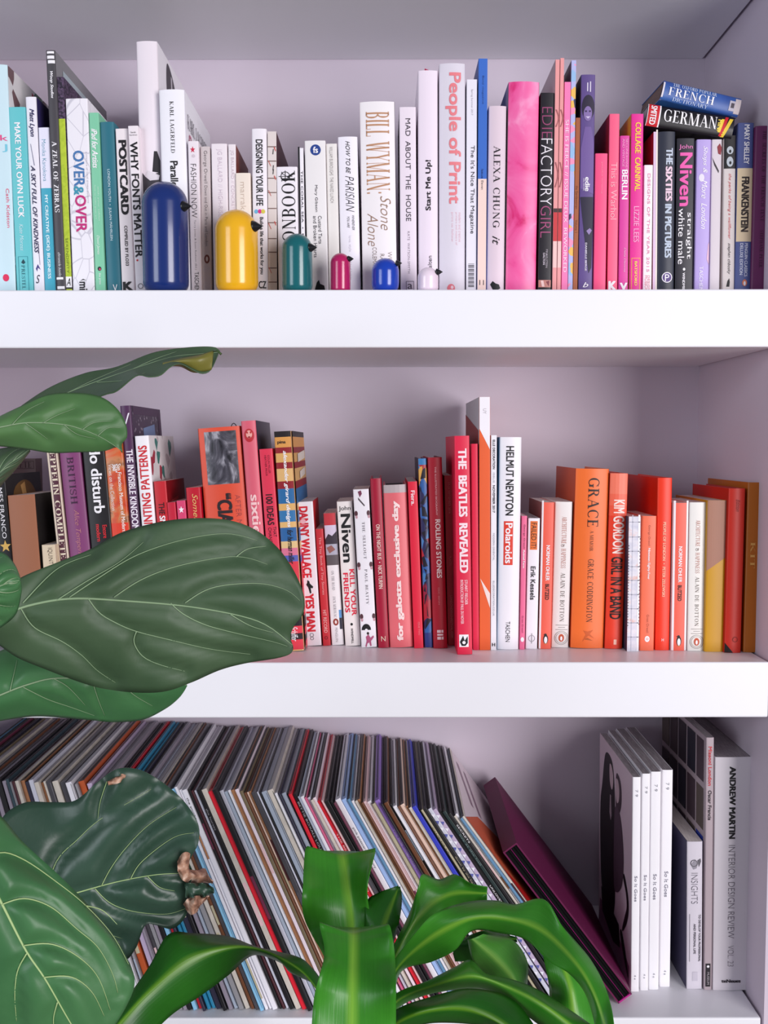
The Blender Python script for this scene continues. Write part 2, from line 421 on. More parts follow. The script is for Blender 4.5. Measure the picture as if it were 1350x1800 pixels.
def tube(name, pts, radii, m, parent=None, seg=6, cap=True):
    V, Fc = [], []; n = len(pts); pts = [Vector(p) for p in pts]
    prev = None
    for i, p in enumerate(pts):
        t = (pts[min(i+1, n-1)] - pts[max(i-1, 0)]).normalized()
        ref = prev if prev is not None else (Vector((0, -1, 0)) if abs(t.y) < 0.9 else Vector((1, 0, 0)))
        s_ = t.cross(ref).normalized(); u_ = s_.cross(t).normalized(); prev = u_
        r = radii[i] if isinstance(radii, (list, tuple)) else radii
        for j in range(seg):
            a = 2*math.pi*j/seg; V.append(p + s_*(r*math.cos(a)) + u_*(r*math.sin(a)))
    for i in range(n-1):
        for j in range(seg):
            k = (j+1) % seg; Fc.append((i*seg+j, i*seg+k, (i+1)*seg+k, (i+1)*seg+j))
    if cap: Fc.append(tuple(range(seg-1, -1, -1))); Fc.append(tuple((n-1)*seg+j for j in range(seg)))
    if name is None: return V, Fc
    return link(name, mesh(name, V, Fc, True), m, parent)
def lathe(name, prof, m, parent, seg=48, smooth=True):
    V, Fc = [], []
    for r, z in prof:
        for j in range(seg): a = 2*math.pi*j/seg; V.append((r*math.cos(a), r*math.sin(a), z))
    for i in range(len(prof)-1):
        for j in range(seg): k = (j+1) % seg; Fc.append((i*seg+j, i*seg+k, (i+1)*seg+k, (i+1)*seg+j))
    Fc.append(tuple(range(seg-1, -1, -1))); Fc.append(tuple((len(prof)-1)*seg+j for j in range(seg)))
    return link(name, mesh(name, V, Fc, smooth), m, parent)
# ---------------------------------------------------------------- books on the topmost shelf
FLORAL = ramp_mat('floral_print', 'voronoi', 42, [(0.0, (226, 224, 226)), (0.42, (176, 46, 70)), (0.55, (52, 110, 92)), (0.66, (230, 226, 228)), (0.86, (120, 92, 96))], const=True)
FLORAL2 = ramp_mat('floral_print_dim', 'voronoi', 60, [(0.0, (232, 228, 230)), (0.5, (168, 60, 78)), (0.6, (70, 128, 122)), (0.7, (228, 222, 224)), (0.9, (196, 186, 190))], const=True)
MARBLE = ramp_mat('pink_marbling', 'noise', 14, [(0.30, (214, 30, 110)), (0.40, (238, 86, 155)), (0.56, (243, 112, 172)), (0.66, (250, 160, 202))], 0.35, distort=1.2)
CRACK = ramp_mat('cracked_line_print', 'voronoi', 55, [(0.0, (204, 200, 210)), (0.012, (208, 204, 214)), (0.03, (240, 236, 242))], 0.4, (1, 1, .6), 'DISTANCE_TO_EDGE')
CONFETTI = ramp_mat('confetti_print', 'voronoi', 95, [(0.0, (182, 186, 232)), (0.5, (240, 190, 90)), (0.62, (244, 150, 190)), (0.74, (60, 60, 90)), (0.8, (150, 190, 230))], const=True)
WOVEN = ramp_mat('woven_purple_cloth', 'voronoi', 420, [(0.2, (40, 32, 50)), (0.8, (92, 72, 100))], 0.8)
LIMEP = ramp_mat('lime_grid', 'voronoi', 260, [(0.1, (170, 192, 36)), (0.9, (186, 206, 48))], 0.5)
S = 1
BK(S, 'hardcover_book', 'pale blue hardcover with floral cover, leftmost book on the topmost shelf', (-30, 12, 113), (-14, 27, 510), (205, 230, 238), 'h', .07, .20, rpat=FLORAL, pages=PAGES,
   text=[('Cath Kidston', 330, 399, .82, .13, (226, 70, 110)), ('k', 236, 246, .76, .3, (230, 60, 130), 'h'), ('J', 252, 266, .78, .2, (120, 200, 220), 'h')],
   deco=[('disc', .62, 488, 5.5, 6.5, (222, 52, 92)), ('band', 488, 489, (250, 230, 236), (.50, .74))])
BK(S, 'paperback_book', 'turquoise paperback reading MAKE YOUR OWN LUCK in white', (15, 43, 188), (28, 59, 510), (104, 198, 203), 'p', .072, .14,
   text=[('MAKE YOUR OWN LUCK', 215, 382, .5, .36, W, 'b'), ('Kate Moross', 393, 440, .47, .24, (200, 232, 236), 'i'), ('PRESTEL', 466, 508, .47, .2, (30, 90, 100), 's')],
   deco=[('frame', .18, .78, 450, 520, (60, 150, 160)), ('poly', [(.36, 461), (.5, 455), (.62, 461), (.5, 464)], (30, 70, 80))])
BK(S, 'hardcover_book', 'white book with navy handwritten title A SKY FULL OF KINDNESS', (43, 64, 170), (59.5, 77.5, 510), (238, 234, 242), 'h', .074, .17, R=(52, 44, 92),
   text=[('Matt Lyon', 191, 240, .5, .55, (48, 46, 92), 'ib'), ('A SKY FULL OF KINDNESS', 290, 445, .46, .42, (50, 48, 84), 'ib'), ('S', 483, 498, .46, .4, (40, 40, 60), 'hi')],
   deco=[('poly', [(.3, 252), (.34, 252), (.62, 290), (.56, 290)], (110, 110, 140)), ('poly', [(.3, 472), (.5, 464), (.75, 474), (.5, 470), (.42, 477)], (70, 60, 130)), ('poly', [(.62, 430), (.66, 430), (.72, 465), (.68, 465)], (130, 130, 150))])
BK(S, 'paperback_book', 'slim book, white above and blue below, reading MY CREATIVE (SIDE) BUSINESS', (66.5, 87, 224), (78.5, 98.5, 510), (232, 230, 246), 'p', .076, .14,
   deco=[('band', 330, 530, (66, 168, 192))], text=[('Monika Kanokova', 245, 318, .45, .34, (70, 150, 172), 't'), ('MY CREATIVE (SIDE) BUSINESS', 342, 490, .45, .36, (228, 246, 250), 'b')])
BK(S, 'hardcover_book', 'tall charcoal hardcover with white stripes, reading A ZEAL OF ZEBRAS', (79, 97, 88), (99.5, 115, 510), (74, 71, 76), 'h', .071, .262, R=(128, 126, 130),
   text=[('Woop Studios', 125, 172, .5, .4, W, 'ib'), ('A ZEAL OF ZEBRAS', 247, 372, .5, .5, W, 'bs'), ('chronicle books', 443, 486, .5, .3, (220, 220, 220), 'i')],
   deco=[('band', 90, 94, W, (.14, .9)), ('band', 97.5, 103, W, (.14, .9)), ('band', 105.5, 111, W, (.2, .95)), ('band', 487, 491, W, (.05, .8)), ('band', 503, 508, W, (.1, .9)),
         ('side', 'R', [(.12, .05), (.55, .05), (.55, .2), (.12, .2)], (170, 184, 190)), ('side', 'R', [(.66, .05), (.9, .05), (.9, .3), (.66, .3)], (92, 88, 92))])
BK(S, 'paperback_book', 'dark purple cloth book wrapped in a lime green band', (98.5, 112.5, 135), (115.5, 126.5, 510), (70, 52, 78), 'p', .074, .12, pat=WOVEN,
   deco=[('band', 208, 486, LIMEP), ('band', 486, 505, W), ('band', 505, 508, (40, 40, 40)), ('band', 508, 530, LIMEP)],
   text=[('SERENDIPITY', 418, 480, .5, .34, (70, 80, 20), 't'), ('A', 489, 502, .5, .6, K, 'hi')])
BK(S, 'paperback_book', 'white book with cracked line pattern reading OVER & OVER in blue and pink', (114, 154, 173), (128, 166, 510), (240, 236, 242), 'p', .073, .16, pat=CRACK,
   text=[('OVER', 264, 327, .5, .5, (72, 120, 176), 'b'), ('&', 326, 342, .45, .45, (60, 150, 176), 'b'), ('OVER', 342, 407, .52, .5, (196, 46, 122), 'b'), ('a mixture of hand drawn patterns', 266, 356, .86, .1, (150, 146, 160), 't'), ('mi', 495, 510, .5, .36, K, 'b')],
   deco=[('poly', [(.34, 494), (.5, 490), (.66, 493), (.5, 492)], K)])
BK(S, 'paperback_book', 'mint green paperback with white slanted title', (156, 173, 198), (167, 186, 510), (130, 203, 166), 'p', .074, .14,
   text=[('iPad for Artists', 226, 295, .5, .6, W, 'ib'), ('how to make great art', 325, 384, .34, .2, (220, 240, 226), 't'), ('with your tablet', 327, 388, .66, .2, (220, 240, 226), 't'), ('David James', 413, 447, .45, .34, (236, 248, 240), 'i'), ('ilex press', 480, 500, .5, .26, W)],
   deco=[('disc', .5, 472, 3.4, 4, (40, 50, 50)), ('disc', .55, 473, 1.6, 2, (220, 60, 110), .0006)])
BK(S, 'hardcover_book', 'dark teal hardcover reading LONDON YOUTH in thin white capitals', (174, 200, 214), (187.5, 213, 510), (44, 112, 128), 'h', .076, .17,
   text=[('LONDON YOUTH  \u2022  JULIAN M\u00c4HRLEIN', 297, 422, .5, .26, (214, 232, 236), ''), ('V', 500, 512, .6, .3, W, 'h')])
BK(S, 'paperback_book', 'off-white book reading POSTCARD in fat black letters', (202, 225, 226), (214, 236.5, 510), (238, 228, 230), 'p', .074, .15,
   text=[('POSTCARD', 246, 377, .52, .62, K, 'x'), ('COMPILED BY FLO33', 396, 467, .52, .24, (50, 46, 50), 'b'), ('K', 495, 511, .5, .8, K, 'hx')])
BK(S, 'paperback_book', 'pinkish white book reading WHY FONTS MATTER in bold black', (225.5, 241.5, 221), (237, 258, 510), (240, 230, 234), 'p', .066, .14,
   text=[('WHY FONTS MATTER', 249, 452, .5, .74, K, 'b'), ('Sarah', 231, 234, .5, .5, (90, 86, 90), 'h'), ('Hyndman', 236, 239, .5, .75, (90, 86, 90), 'h')],
   deco=[('disc', .3, 457, 1.8, 1.8, (214, 50, 60)), ('ring', .5, 503, 5, 1.2, (120, 116, 120))])
BK(S, 'hardcover_book', 'tallest white hardcover, half hidden behind the big blue bird', (238, 276, 72), (251, 288, 510), (236, 226, 233), 'h', .078, .22, R=(232, 228, 234),
   deco=[('side', 'R', [(.28, .03), (.36, .02), (.5, .06), (.58, .12), (.6, .22), (.5, .24), (.4, .2), (.3, .22), (.26, .12)], (48, 44, 50)), ('side', 'R', [(.4, .05), (.44, .05), (.45, .16), (.41, .16)], (190, 186, 192)),
         ('poly', [(.62, 300), (.72, 264), (.86, 264), (1, 280), (1, 302)], (42, 38, 44)), ('poly', [(0, 296), (.3, 310), (1, 300), (1, 346), (0, 346)], (64, 60, 66)), ('poly', [(.25, 308), (.4, 298), (.62, 302), (.95, 306), (.9, 314), (.5, 316)], (222, 214, 220), .0006)])
BK(S, 'hardcover_book', 'large white hardcover with black spaced capitals, behind the blue bird beak', (278.5, 323, 157), (289, 335, 510), (244, 242, 248), 'h', .066, .21, R=(240, 238, 244),
   text=[('KARL LAGERFELD', 178, 268, .5, .15, K, 's'), ('Parallel', 282, 330, .52, .3, K, 'b')],
   deco=[('sidetext', 'KARL LAGERFELD', .08, .92, .10, .17, (70, 68, 74), 's'), ('sidetext', 'Parallel', .08, .66, .19, .27, (206, 120, 146), 'i')])
BK(S, 'paperback_book', 'pinkish white paperback with red star, reading FASHION NOW', (328.5, 350, 248), (337, 354, 510), (238, 228, 234), 'p', .068, .15,
   text=[('FASHION NOW', 288, 382, .48, .52, (40, 38, 42), 't'), ('Terry Jones & Susie Rushton (Ed.)', 386, 474, .5, .2, (90, 86, 90), 't'), ('TASCHEN', 478, 512, .55, .4, K, '')],
   deco=[('poly', [(.45+.26*(1 if i % 2 == 0 else .4)*math.sin(math.pi*i/5), 263-6*(1 if i % 2 == 0 else .4)*math.cos(math.pi*i/5)) for i in range(10)], (206, 40, 76)), ('disc', .5, 274, 3, 3, (214, 200, 208))])
BK(S, 'paperback_book', 'grey taupe paperback with thin dark script and a brown oval', (351.5, 369, 257.5), (355, 372.5, 510), (206, 194, 194), 'p', .074, .12,
   text=[('George Orwell', 265, 322, .5, .44, (60, 52, 54), 't'), ('Down and Out in Paris and London', 326, 432, .55, .3, (74, 66, 68), 't')],
   deco=[('disc', .55, 455, 5, 8, (122, 70, 62)), ('disc', .55, 455, 2, 4.5, (214, 200, 198), .0006)])
BK(S, 'paperback_book', 'pinkish white paperback with pale ghostly lettering HIGH-RISE', (370, 399.5, 252.5), (376, 403, 510), (238, 228, 233), 'p', .073, .13,
   text=[('JG BALLARD // HIGH-RISE', 262, 380, .5, .36, (206, 190, 204), 't'), ('4th', 494, 510, .4, .4, K, 'hx')])
BK(S, 'paperback_book', 'narrow pinkish white paperback with pale ghostly lettering and russet cover', (400.6, 414.5, 253.6), (403.5, 417.5, 510), (238, 228, 232), 'p', .074, .13, R=(120, 48, 34),
   text=[('JG BALLARD // CONCRETE', 264, 372, .5, .5, (200, 180, 190), 't')])
BK(S, 'paperback_book', 'low cream book behind the top of the yellow bird', (413, 440.5, 304), (418, 443.5, 510), (240, 227, 214), 'p', .07, .15,
   text=[('marrakech', 320, 392, .5, .36, (196, 176, 160), 't')])
BK(S, 'hardcover_book', 'white book reading DESIGNING YOUR LIFE above three coloured dots', (440.8, 469.5, 226), (446, 471, 510), (240, 234, 240), 'h', .07, .15,
   text=[('DESIGNING YOUR LIFE', 245, 361, .5, .46, K, 'b'), ('Build a life that works for you', 381, 482, .58, .3, K, 'b'), ('CZ', 494, 507, .62, .5, K, 'hb')],
   deco=[('disc', .25, 371, 3.6, 3.8, (110, 184, 226)), ('disc', .5, 371, 3.6, 3.8, (222, 50, 140), .0005), ('disc', .72, 371, 3.6, 3.8, (214, 200, 80), .0006)])
BK(S, 'hardcover_book', 'book with bare cream stitched spine, red threads and dark maroon cover', (469.8, 486, 231), (471.5, 487.5, 510), (226, 214, 210), 'm', .071, .18, R=(66, 22, 28),
   deco=[('band', y, y+1.6, (112, 84, 78), (.02, .98)) for y in (257, 282, 312, 337, 365, 390, 418, 442, 470, 495)] +
        [('poly', [(.7, y), (.82, y+1), (.96, y+7), (.9, y+8), (.74, y+3)], (206, 90, 84), .0006) for y in (258, 308, 388)] + [('poly', [(.04, y), (.12, y), (.4, y+10), (.34, y+10)], (206, 100, 90), .0006) for y in (282, 334, 392, 470)] +
        [('poly', [(.62, y), (.7, y), (.64, y+9), (.56, y+9)], K, .0006) for y in (262, 290, 297)])
BK(S, 'paperback_book', 'white book with big high-contrast letters FASHIONBOOK running upwards', (486.3, 522, 293), (488.5, 526.5, 510), (240, 234, 240), 'p', .069, .15,
   text=[('FASHIONBOOK', 300, 510, .56, .64, K, 'su')], deco=[('ring', .42, 310, 8.5, 1.2, K), ('poly', [(.1, 309.4), (.76, 309.4), (.76, 310.6), (.1, 310.6)], K, .0006), ('poly', [(.405, 300), (.435, 300), (.435, 320), (.405, 320)], K, .0006)])
BK(S, 'paperback_book', 'very thin black and white book reading THE CORAL SEA', (523, 533.4, 260), (527.5, 538, 510), (238, 234, 240), 'p', .075, .12,
   deco=[('band', 258, 530, (28, 26, 32), (0, .34))], text=[('THE CORAL SEA  \u2022  PATTI SMITH', 300, 480, .66, .36, (40, 38, 44), '')])
BK(S, 'paperback_book', 'off-white paperback with a round dark blue badge near its top', (535.3, 571.7, 247), (540.5, 578, 510), (236, 232, 232), 'p', .071, .13,
   text=[('Mary Gibson', 325, 372, .5, .16, (50, 48, 56), ''), ('Custard Tarts', 379, 428, .66, .17, (54, 52, 62), ''), ('and Broken Hearts', 379, 452, .42, .17, (54, 52, 62), ''), ('fs', 258, 269, .52, .24, W, 'hb')],
   deco=[('disc', .52, 263.5, 9.4, 9.6, (36, 66, 140)), ('poly', [(.35, 508), (.45, 496), (.55, 492), (.6, 499), (.8, 502), (.85, 512), (.35, 512)], K)])
BK(S, 'paperback_book', 'cream paperback with faint grey capitals behind the magenta bird', (572.3, 593, 252.5), (578.6, 598.5, 510), (234, 229, 225), 'p', .075, .12,
   text=[('WILLIAM BURROUGHS  THE NAKED LUNCH', 258, 356, .44, .3, (128, 122, 122), 't')])
BK(S, 'hardcover_book', 'white hardcover with scrawled black handwriting reading HOW TO BE PARISIAN', (593.6, 628, 240), (599, 634.5, 510), (243, 238, 247), 'h', .07, .15,
   text=[('HOW TO BE', 248, 305, .5, .22, K, 'i'), ('PARISIAN', 309, 372, .56, .44, K, 'it'), ('WHEREVER', 378, 404, .7, .12, (80, 78, 84), 'i'), ('YOU ARE', 380, 400, .45, .12, (80, 78, 84), 'i'), ('love, style', 414, 442, .5, .16, (190, 184, 196), 't'), ('and bad habits', 452, 492, .5, .16, (190, 184, 196), 't')])
BK(S, 'hardcover_book', 'thick cream white hardcover with tall copper serif lettering', (633, 693, 178), (636.5, 699.5, 510), (243, 237, 239), 'h', .068, .16, R=(70, 78, 78),
   text=[('BILL WYMAN:', 196, 339, .5, .66, (190, 140, 106), 's'), ('Stone', 344, 404, .70, .30, (150, 116, 96), 'it'), ('Alone', 374, 432, .32, .30, (150, 116, 96), 'it'), ('WITH', 442, 468, .8, .12, (120, 100, 90), 't'), ('RAY', 446, 464, .58, .12, (120, 100, 90), 't'), ('COLEMAN', 434, 471, .36, .12, (120, 100, 90), 't')])
BK(S, 'paperback_book', 'pale pink paperback reading MAD ABOUT THE HOUSE', (700.5, 732, 188), (704.5, 732.5, 510), (238, 225, 236), 'p', .073, .14,
   text=[('MAD  ABOUT  THE  HOUSE', 208, 388, .52, .3, (58, 52, 62), ''), ('KATE  WATSON-SMYTH', 406, 480, .52, .14, (120, 110, 124), 't'), ('a', 499, 508, .58, .3, (90, 80, 92), 'h')], deco=[('frame', .34, .82, 494, 516, (120, 108, 120))])
B = BK(S, 'hardcover_book', 'smooth pale pink hardcover reading Start Me Up! upwards', (734.5, 769.5, 123.5), (735.5, 770.5, 510), (240, 226, 239), 'h', .07, .17,
   text=[('Start Me Up!', 280, 369, .54, .34, (34, 28, 36), 'bu'), ('alten', 449, 471, .58, .2, (60, 54, 62), 'u')])
RIB = mat((232, 60, 120), .5)
link('ribbon_bookmark', mesh('ribbon_bookmark', [(-.006, .03, B.h-.004), (.004, .03, B.h-.004), (-.003, .028, B.h+.0125), (.003, .04, B.h+.0145), (.011, .045, B.h+.004), (.012, .05, B.h-.004), (.002, .045, B.h-.004)], [(0, 1, 3, 2), (2, 3, 4), (1, 5, 4, 3), (0, 2, 3, 6)]), RIB, B.root)
BK(S, 'hardcover_book', 'grey white hardcover reading People of Print in large salmon letters', (772, 818, 111), (771.5, 818, 510), (221, 215, 226), 'h', .072, .19,
   text=[('People of Print', 127, 357, .54, .6, (232, 128, 136), 'b'), ('modern and creative', 372, 424, .8, .1, (226, 168, 180), 't'), ('printers and makers of', 372, 430, .66, .1, (226, 168, 180), 't'), ('print to follow', 372, 424, .5, .1, (226, 168, 180), 't')], deco=[('disc', .46, 507, 7, 8, (226, 120, 132)), ('disc', .5, 505, 2.5, 3, (240, 210, 220), .0006)])
BK(S, 'magazine', 'white magazine spine with barcode and serif title beside the blue spine', (820.3, 839, 139.6), (819, 837.6, 510), (236, 232, 242), 'm', .074, .2, cat='magazine',
   text=[("The It's Nice That Magazine", 255, 410, .55, .5, (56, 52, 62), ''), ('Spring Summer 2017', 157, 202, .5, .22, (110, 106, 118), 't')],
   deco=[('band', 463 + i*2.35, 463 + i*2.35 + (1.5 if i % 3 else .8), (50, 48, 54), (.2, .78)) for i in range(18)])
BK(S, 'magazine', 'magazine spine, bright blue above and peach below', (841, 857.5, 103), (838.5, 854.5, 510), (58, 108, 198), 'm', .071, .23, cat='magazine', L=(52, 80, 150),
   deco=[('band', 313, 530, (245, 216, 206))], text=[('Benji magazine', 133, 182, .5, .24, (26, 42, 96), 't'), ('Issue', 296, 312, .5, .24, (20, 34, 90), ''), ('Eleven', 316, 332, .5, .24, (70, 60, 70), ''), ('11', 492, 501, .5, .5, (60, 54, 60), 'h')])
BK(S, 'hardcover_book', 'greyish pink hardcover with spaced black serif capitals, left of the marbled pink book', (858.7, 891, 186), (855, 886.5, 509), (224, 205, 216), 'h', .072, .16,
   text=[('ALEXA CHUNG', 256, 400, .5, .36, (36, 30, 36), 's'), ('it', 414, 430, .5, .4, (36, 30, 36), 'i')], deco=[('poly', [(.2, 500), (.34, 494), (.5, 498), (.7, 500), (.78, 507), (.55, 511), (.35, 509)], K)])
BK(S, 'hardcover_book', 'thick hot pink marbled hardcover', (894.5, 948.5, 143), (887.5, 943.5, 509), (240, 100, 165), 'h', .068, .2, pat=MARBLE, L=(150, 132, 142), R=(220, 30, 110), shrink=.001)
BK(S, 'hardcover_book', 'black book with thin tall lettering, a coloured picture at its foot', (950.7, 974.6, 163), (944.3, 970, 509), (30, 26, 34), 'p', .073, .18,
   text=[('EDIE', 188, 242, .5, .74, (150, 70, 110), 't'), ('FACTORY', 243, 360, .5, .82, (236, 230, 236), 't'), ('GIRL', 361, 417, .5, .76, (170, 80, 124), 't'), ('FINKELSTEIN', 438, 470, .62, .14, (210, 200, 210), 't'), ('DALTON', 444, 465, .42, .14, (210, 200, 210), 'b')],
   deco=[('band', 492, 505, (196, 130, 120), (.05, .95)), ('poly', [(.2, 493), (.4, 493), (.5, 504), (.3, 504)], (240, 206, 200), .0006), ('poly', [(.6, 495), (.85, 493), (.8, 503)], (130, 60, 70), .0006)])
for (tl, tr, ty, bl, br, lb) in ((976.5, 984, 104.7, 970.3, 978.5, 'thin salmon pink magazine with elastic loop, nearer the black book'), (984.6, 992.3, 102, 979, 985.4, 'thin salmon pink magazine with elastic loop, nearer the pink lettered spine')):
    B = BK(S, 'magazine', lb, (tl, tr, ty), (bl, br, 509), (236, 158, 158), 'm', .071, .2, cat='magazine', L=(176, 150, 156), deco=[('band', 372, 423, (206, 60, 66)), ('band', 365, 372, (70, 50, 50)), ('band', 423, 470, (240, 200, 196))], shrink=.0003)
    for (ya, yb) in ((192, 222), (284, 328)):
        tube('elastic_loop', [(B.xf(.5 + .62*math.sin(math.pi*i/8)) - .001, B.yf(0) - .0012, B.zf(ya + (yb-ya)*i/8)) for i in range(9)], .0005, mat((196, 120, 122)), B.root, 5)
BK(S, 'magazine', 'pink magazine spine reading SHE IS FIERCE in typewriter letters', (993, 1003, 144), (985.8, 998.5, 509), (244, 128, 184), 'm', .073, .19, cat='magazine',
   text=[('SHE IS FIERCE // ISSUE DEUX  REWORKED', 210, 478, .5, .56, (252, 226, 240), '')], shrink=.0003)
BK(S, 'magazine', 'lavender magazine spine covered in coloured confetti shapes', (1003.5, 1014, 106), (998.8, 1006, 509), (190, 190, 232), 'm', .074, .24, cat='magazine', pat=CONFETTI, L=(62, 58, 92), shrink=.0003)
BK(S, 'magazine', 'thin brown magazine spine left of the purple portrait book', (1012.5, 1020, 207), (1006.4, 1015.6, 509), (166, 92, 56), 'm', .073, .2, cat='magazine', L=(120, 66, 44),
   text=[('the Gentlewoman', 326, 366, .5, .5, (70, 34, 22), 't'), ('Volume 1', 386, 408, .5, .5, (70, 34, 22), 't')], shrink=.0003)
BK(S, 'hardcover_book', 'purple book with a portrait of a smiling woman printed on its spine', (1021.6, 1047, 131), (1016.3, 1041.6, 509), (96, 76, 136), 'p', .071, .2, L=(20, 16, 24),
   text=[('edie', 310, 335, .54, .34, W, 'b'), ('GIRL ON FIRE', 312, 334, .28, .1, (220, 214, 228), ''), ('DANIELLE BERGE', 426, 476, .5, .14, (220, 214, 228), 'b'), ('b', 496, 505, .5, .4, W, 'hi')],
   deco=[('band', 145, 160, (214, 206, 224), (.42, .50)), ('band', 143, 161, (214, 206, 224), (.62, .7)), ('disc', .52, 188, 11.5, 22, (46, 38, 60)),
         ('disc', .50, 199, 7.5, 13, (134, 112, 168), .0006), ('disc', .36, 195, 1.8, 1.6, (56, 44, 78), .0008), ('disc', .64, 195, 1.8, 1.6, (56, 44, 78), .0008), ('poly', [(.34, 204), (.68, 204), (.51, 208)], (206, 192, 224), .0008), ('poly', [(.05, 260), (.3, 222), (.75, 222), (.96, 250), (.98, 340), (.05, 330)], (116, 92, 154)),
         ('poly', [(0.04, 345), (.96, 345), (.98, 400), (.9, 470), (.7, 480), (.5, 440), (.2, 380)], (46, 42, 62)), ('poly', [(.5, 405), (.75, 400), (.9, 404), (.7, 412)], (150, 130, 180), .0006)])
BK(S, 'paperback_book', 'short rose pink paperback right of the purple portrait book', (1047, 1068, 269.6), (1042, 1066, 508.5), (244, 84, 134), 'p', .072, .13, text=[('playful writing', 285, 340, .55, .12, (250, 170, 190), 't')])
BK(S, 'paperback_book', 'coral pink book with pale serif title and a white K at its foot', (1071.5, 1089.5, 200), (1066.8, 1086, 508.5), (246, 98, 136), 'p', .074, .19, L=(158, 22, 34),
   text=[('This is Warhol', 285, 385, .5, .6, (252, 176, 190), ''), ('K', 494, 511, .5, .8, W, 'hx')])
BK(S, 'paperback_book', 'magenta guide reading BERLIN in white capitals', (1090.6, 1107.5, 238.5), (1086.8, 1105, 508), (222, 66, 160), 'p', .072, .13,
   text=[('SECONDHAND', 244, 297, .68, .24, (244, 170, 214), ''), ('AND VINTAGE', 244, 293, .34, .24, (244, 170, 214), ''), ('BERLIN', 298, 350, .5, .6, W, 'b'), ('Delia Demma', 435, 478, .6, .2, (240, 180, 216), 'i'), ('V', 497, 510, .5, .8, W, 'hx')])
BK(S, 'hardcover_book', 'pink book reading COLLAGE CARNIVAL in yellow', (1109.8, 1132, 200), (1106, 1128, 508), (232, 48, 150), 'p', .069, .17, L=(190, 150, 40),
   text=[('COLLAGE  CARNIVAL', 215, 335, .55, .46, (246, 214, 70), 'b'), ('LIZZIE LEES', 362, 425, .5, .44, (250, 176, 216), ''), ('BATSFORD', 459, 502, .5, .22, (246, 220, 110), 'b')], deco=[('frame', .14, .86, 453, 516, (240, 190, 70))])
BK(S, 'paperback_book', 'low white book with pink widely spaced letters', (1133, 1147.7, 290), (1128.8, 1146.6, 508), (246, 240, 246), 'p', .072, .15,
   text=[('DESIGNS OF THE YEAR 2015', 305, 478, .55, .3, (232, 140, 170), ''), ('DESIGN', 484, 512, .66, .26, (232, 140, 150), ''), ('MUSEUM', 484, 512, .34, .26, (232, 140, 150), '')])
BK(S, 'magazine', 'thin lilac booklet with cream edge left of the black sixties book', (1148.5, 1157, 231.6), (1147.2, 1154.8, 508), (226, 196, 224), 'm', .074, .14, cat='magazine', L=(150, 30, 34), deco=[('band', 228, 530, (240, 230, 220), (.6, 1))], shrink=.0003)
BK(S, 'hardcover_book', 'black hardcover reading THE SIXTIES IN PICTURES', (1158, 1188, 231), (1155, 1186, 508), (46, 50, 64), 'h', .071, .17,
   text=[('THE ', 260, 289, .64, .4, (196, 206, 222), 'x'), ('SIXTIES', 292, 353, .62, .4, (236, 206, 222), 'x'), ('IN PICTURES', 358, 453, .6, .4, (190, 202, 218), 'x'), ('P', 482, 494, .56, .26, W, 'h')], deco=[('disc', .56, 487.5, 9.5, 9.5, W), ('disc', .56, 487.5, 8, 8, (92, 72, 130), .0005)])
BK(S, 'paperback_book', 'black paperback with author name in big pink letters on the topmost shelf', (1189.6, 1222.5, 243), (1187, 1218, 507.5), (38, 36, 46), 'p', .073, .13,
   text=[('John', 254, 263.5, .5, .76, (240, 130, 196), 'h'), ('Niven', 268, 362, .52, .7, (238, 96, 176), 'b'), ('straight', 373, 455, .72, .34, W, ''), ('white male', 366, 464, .3, .34, W, ''), ('WINDMILL', 479, 514, .46, .14, W, 'b')], deco=[('disc', .48, 473, 2.2, 2.5, W)])
BK(S, 'paperback_book', 'lavender guide with white script title', (1225, 1251, 245), (1220.5, 1246, 507.5), (184, 164, 224), 'p', .072, .14,
   text=[('Shops &', 257, 304, .56, .4, W, 'i'), ('More  London', 316, 402, .56, .4, W, 'i'), ('TASCHEN', 468, 512, .44, .26, (244, 240, 250), '')], deco=[('disc', .36, 312, 5, 7, (232, 226, 240)), ('poly', [(.9, 430), (.97, 425), (.97, 465), (.82, 455)], (232, 190, 210))])
BK(S, 'paperback_book', 'grey white paperback with a drawn face near its top', (1251.3, 1270.5, 245), (1247, 1266, 507.5), (216, 206, 212), 'p', .074, .13,
   deco=[('poly', [(.5, 258), (.75, 252), (.95, 260), (.85, 272), (.6, 270)], (140, 46, 56)), ('poly', [(.05, 276), (.3, 286), (.7, 300), (.66, 304), (.25, 290)], (60, 52, 58)), ('band', 245, 530, (60, 40, 40), (.93, .97))])
BK(S, 'paperback_book', 'cream paperback with red handwriting below a black and white photo strip', (1272.5, 1294.6, 239.6), (1270, 1291, 507), (226, 216, 212), 'p', .073, .13,
   deco=[('band', 238, 296, (26, 24, 26)), ('disc', .5, 264, 6, 7, (196, 204, 210), .0006), ('disc', .5, 284, 6, 9, (196, 204, 210), .0006), ('disc', .5, 266, 2, 3, K, .0008), ('disc', .52, 286, 2, 3, K, .0008), ('poly', [(.3, 504), (.4, 494), (.55, 489), (.6, 496), (.56, 504)], K)],
   text=[('the perks of being a wallflower', 305, 420, .5, .3, (220, 110, 110), 'i'), ('stephen chbosky', 427, 482, .5, .3, (60, 54, 56), 'i')])
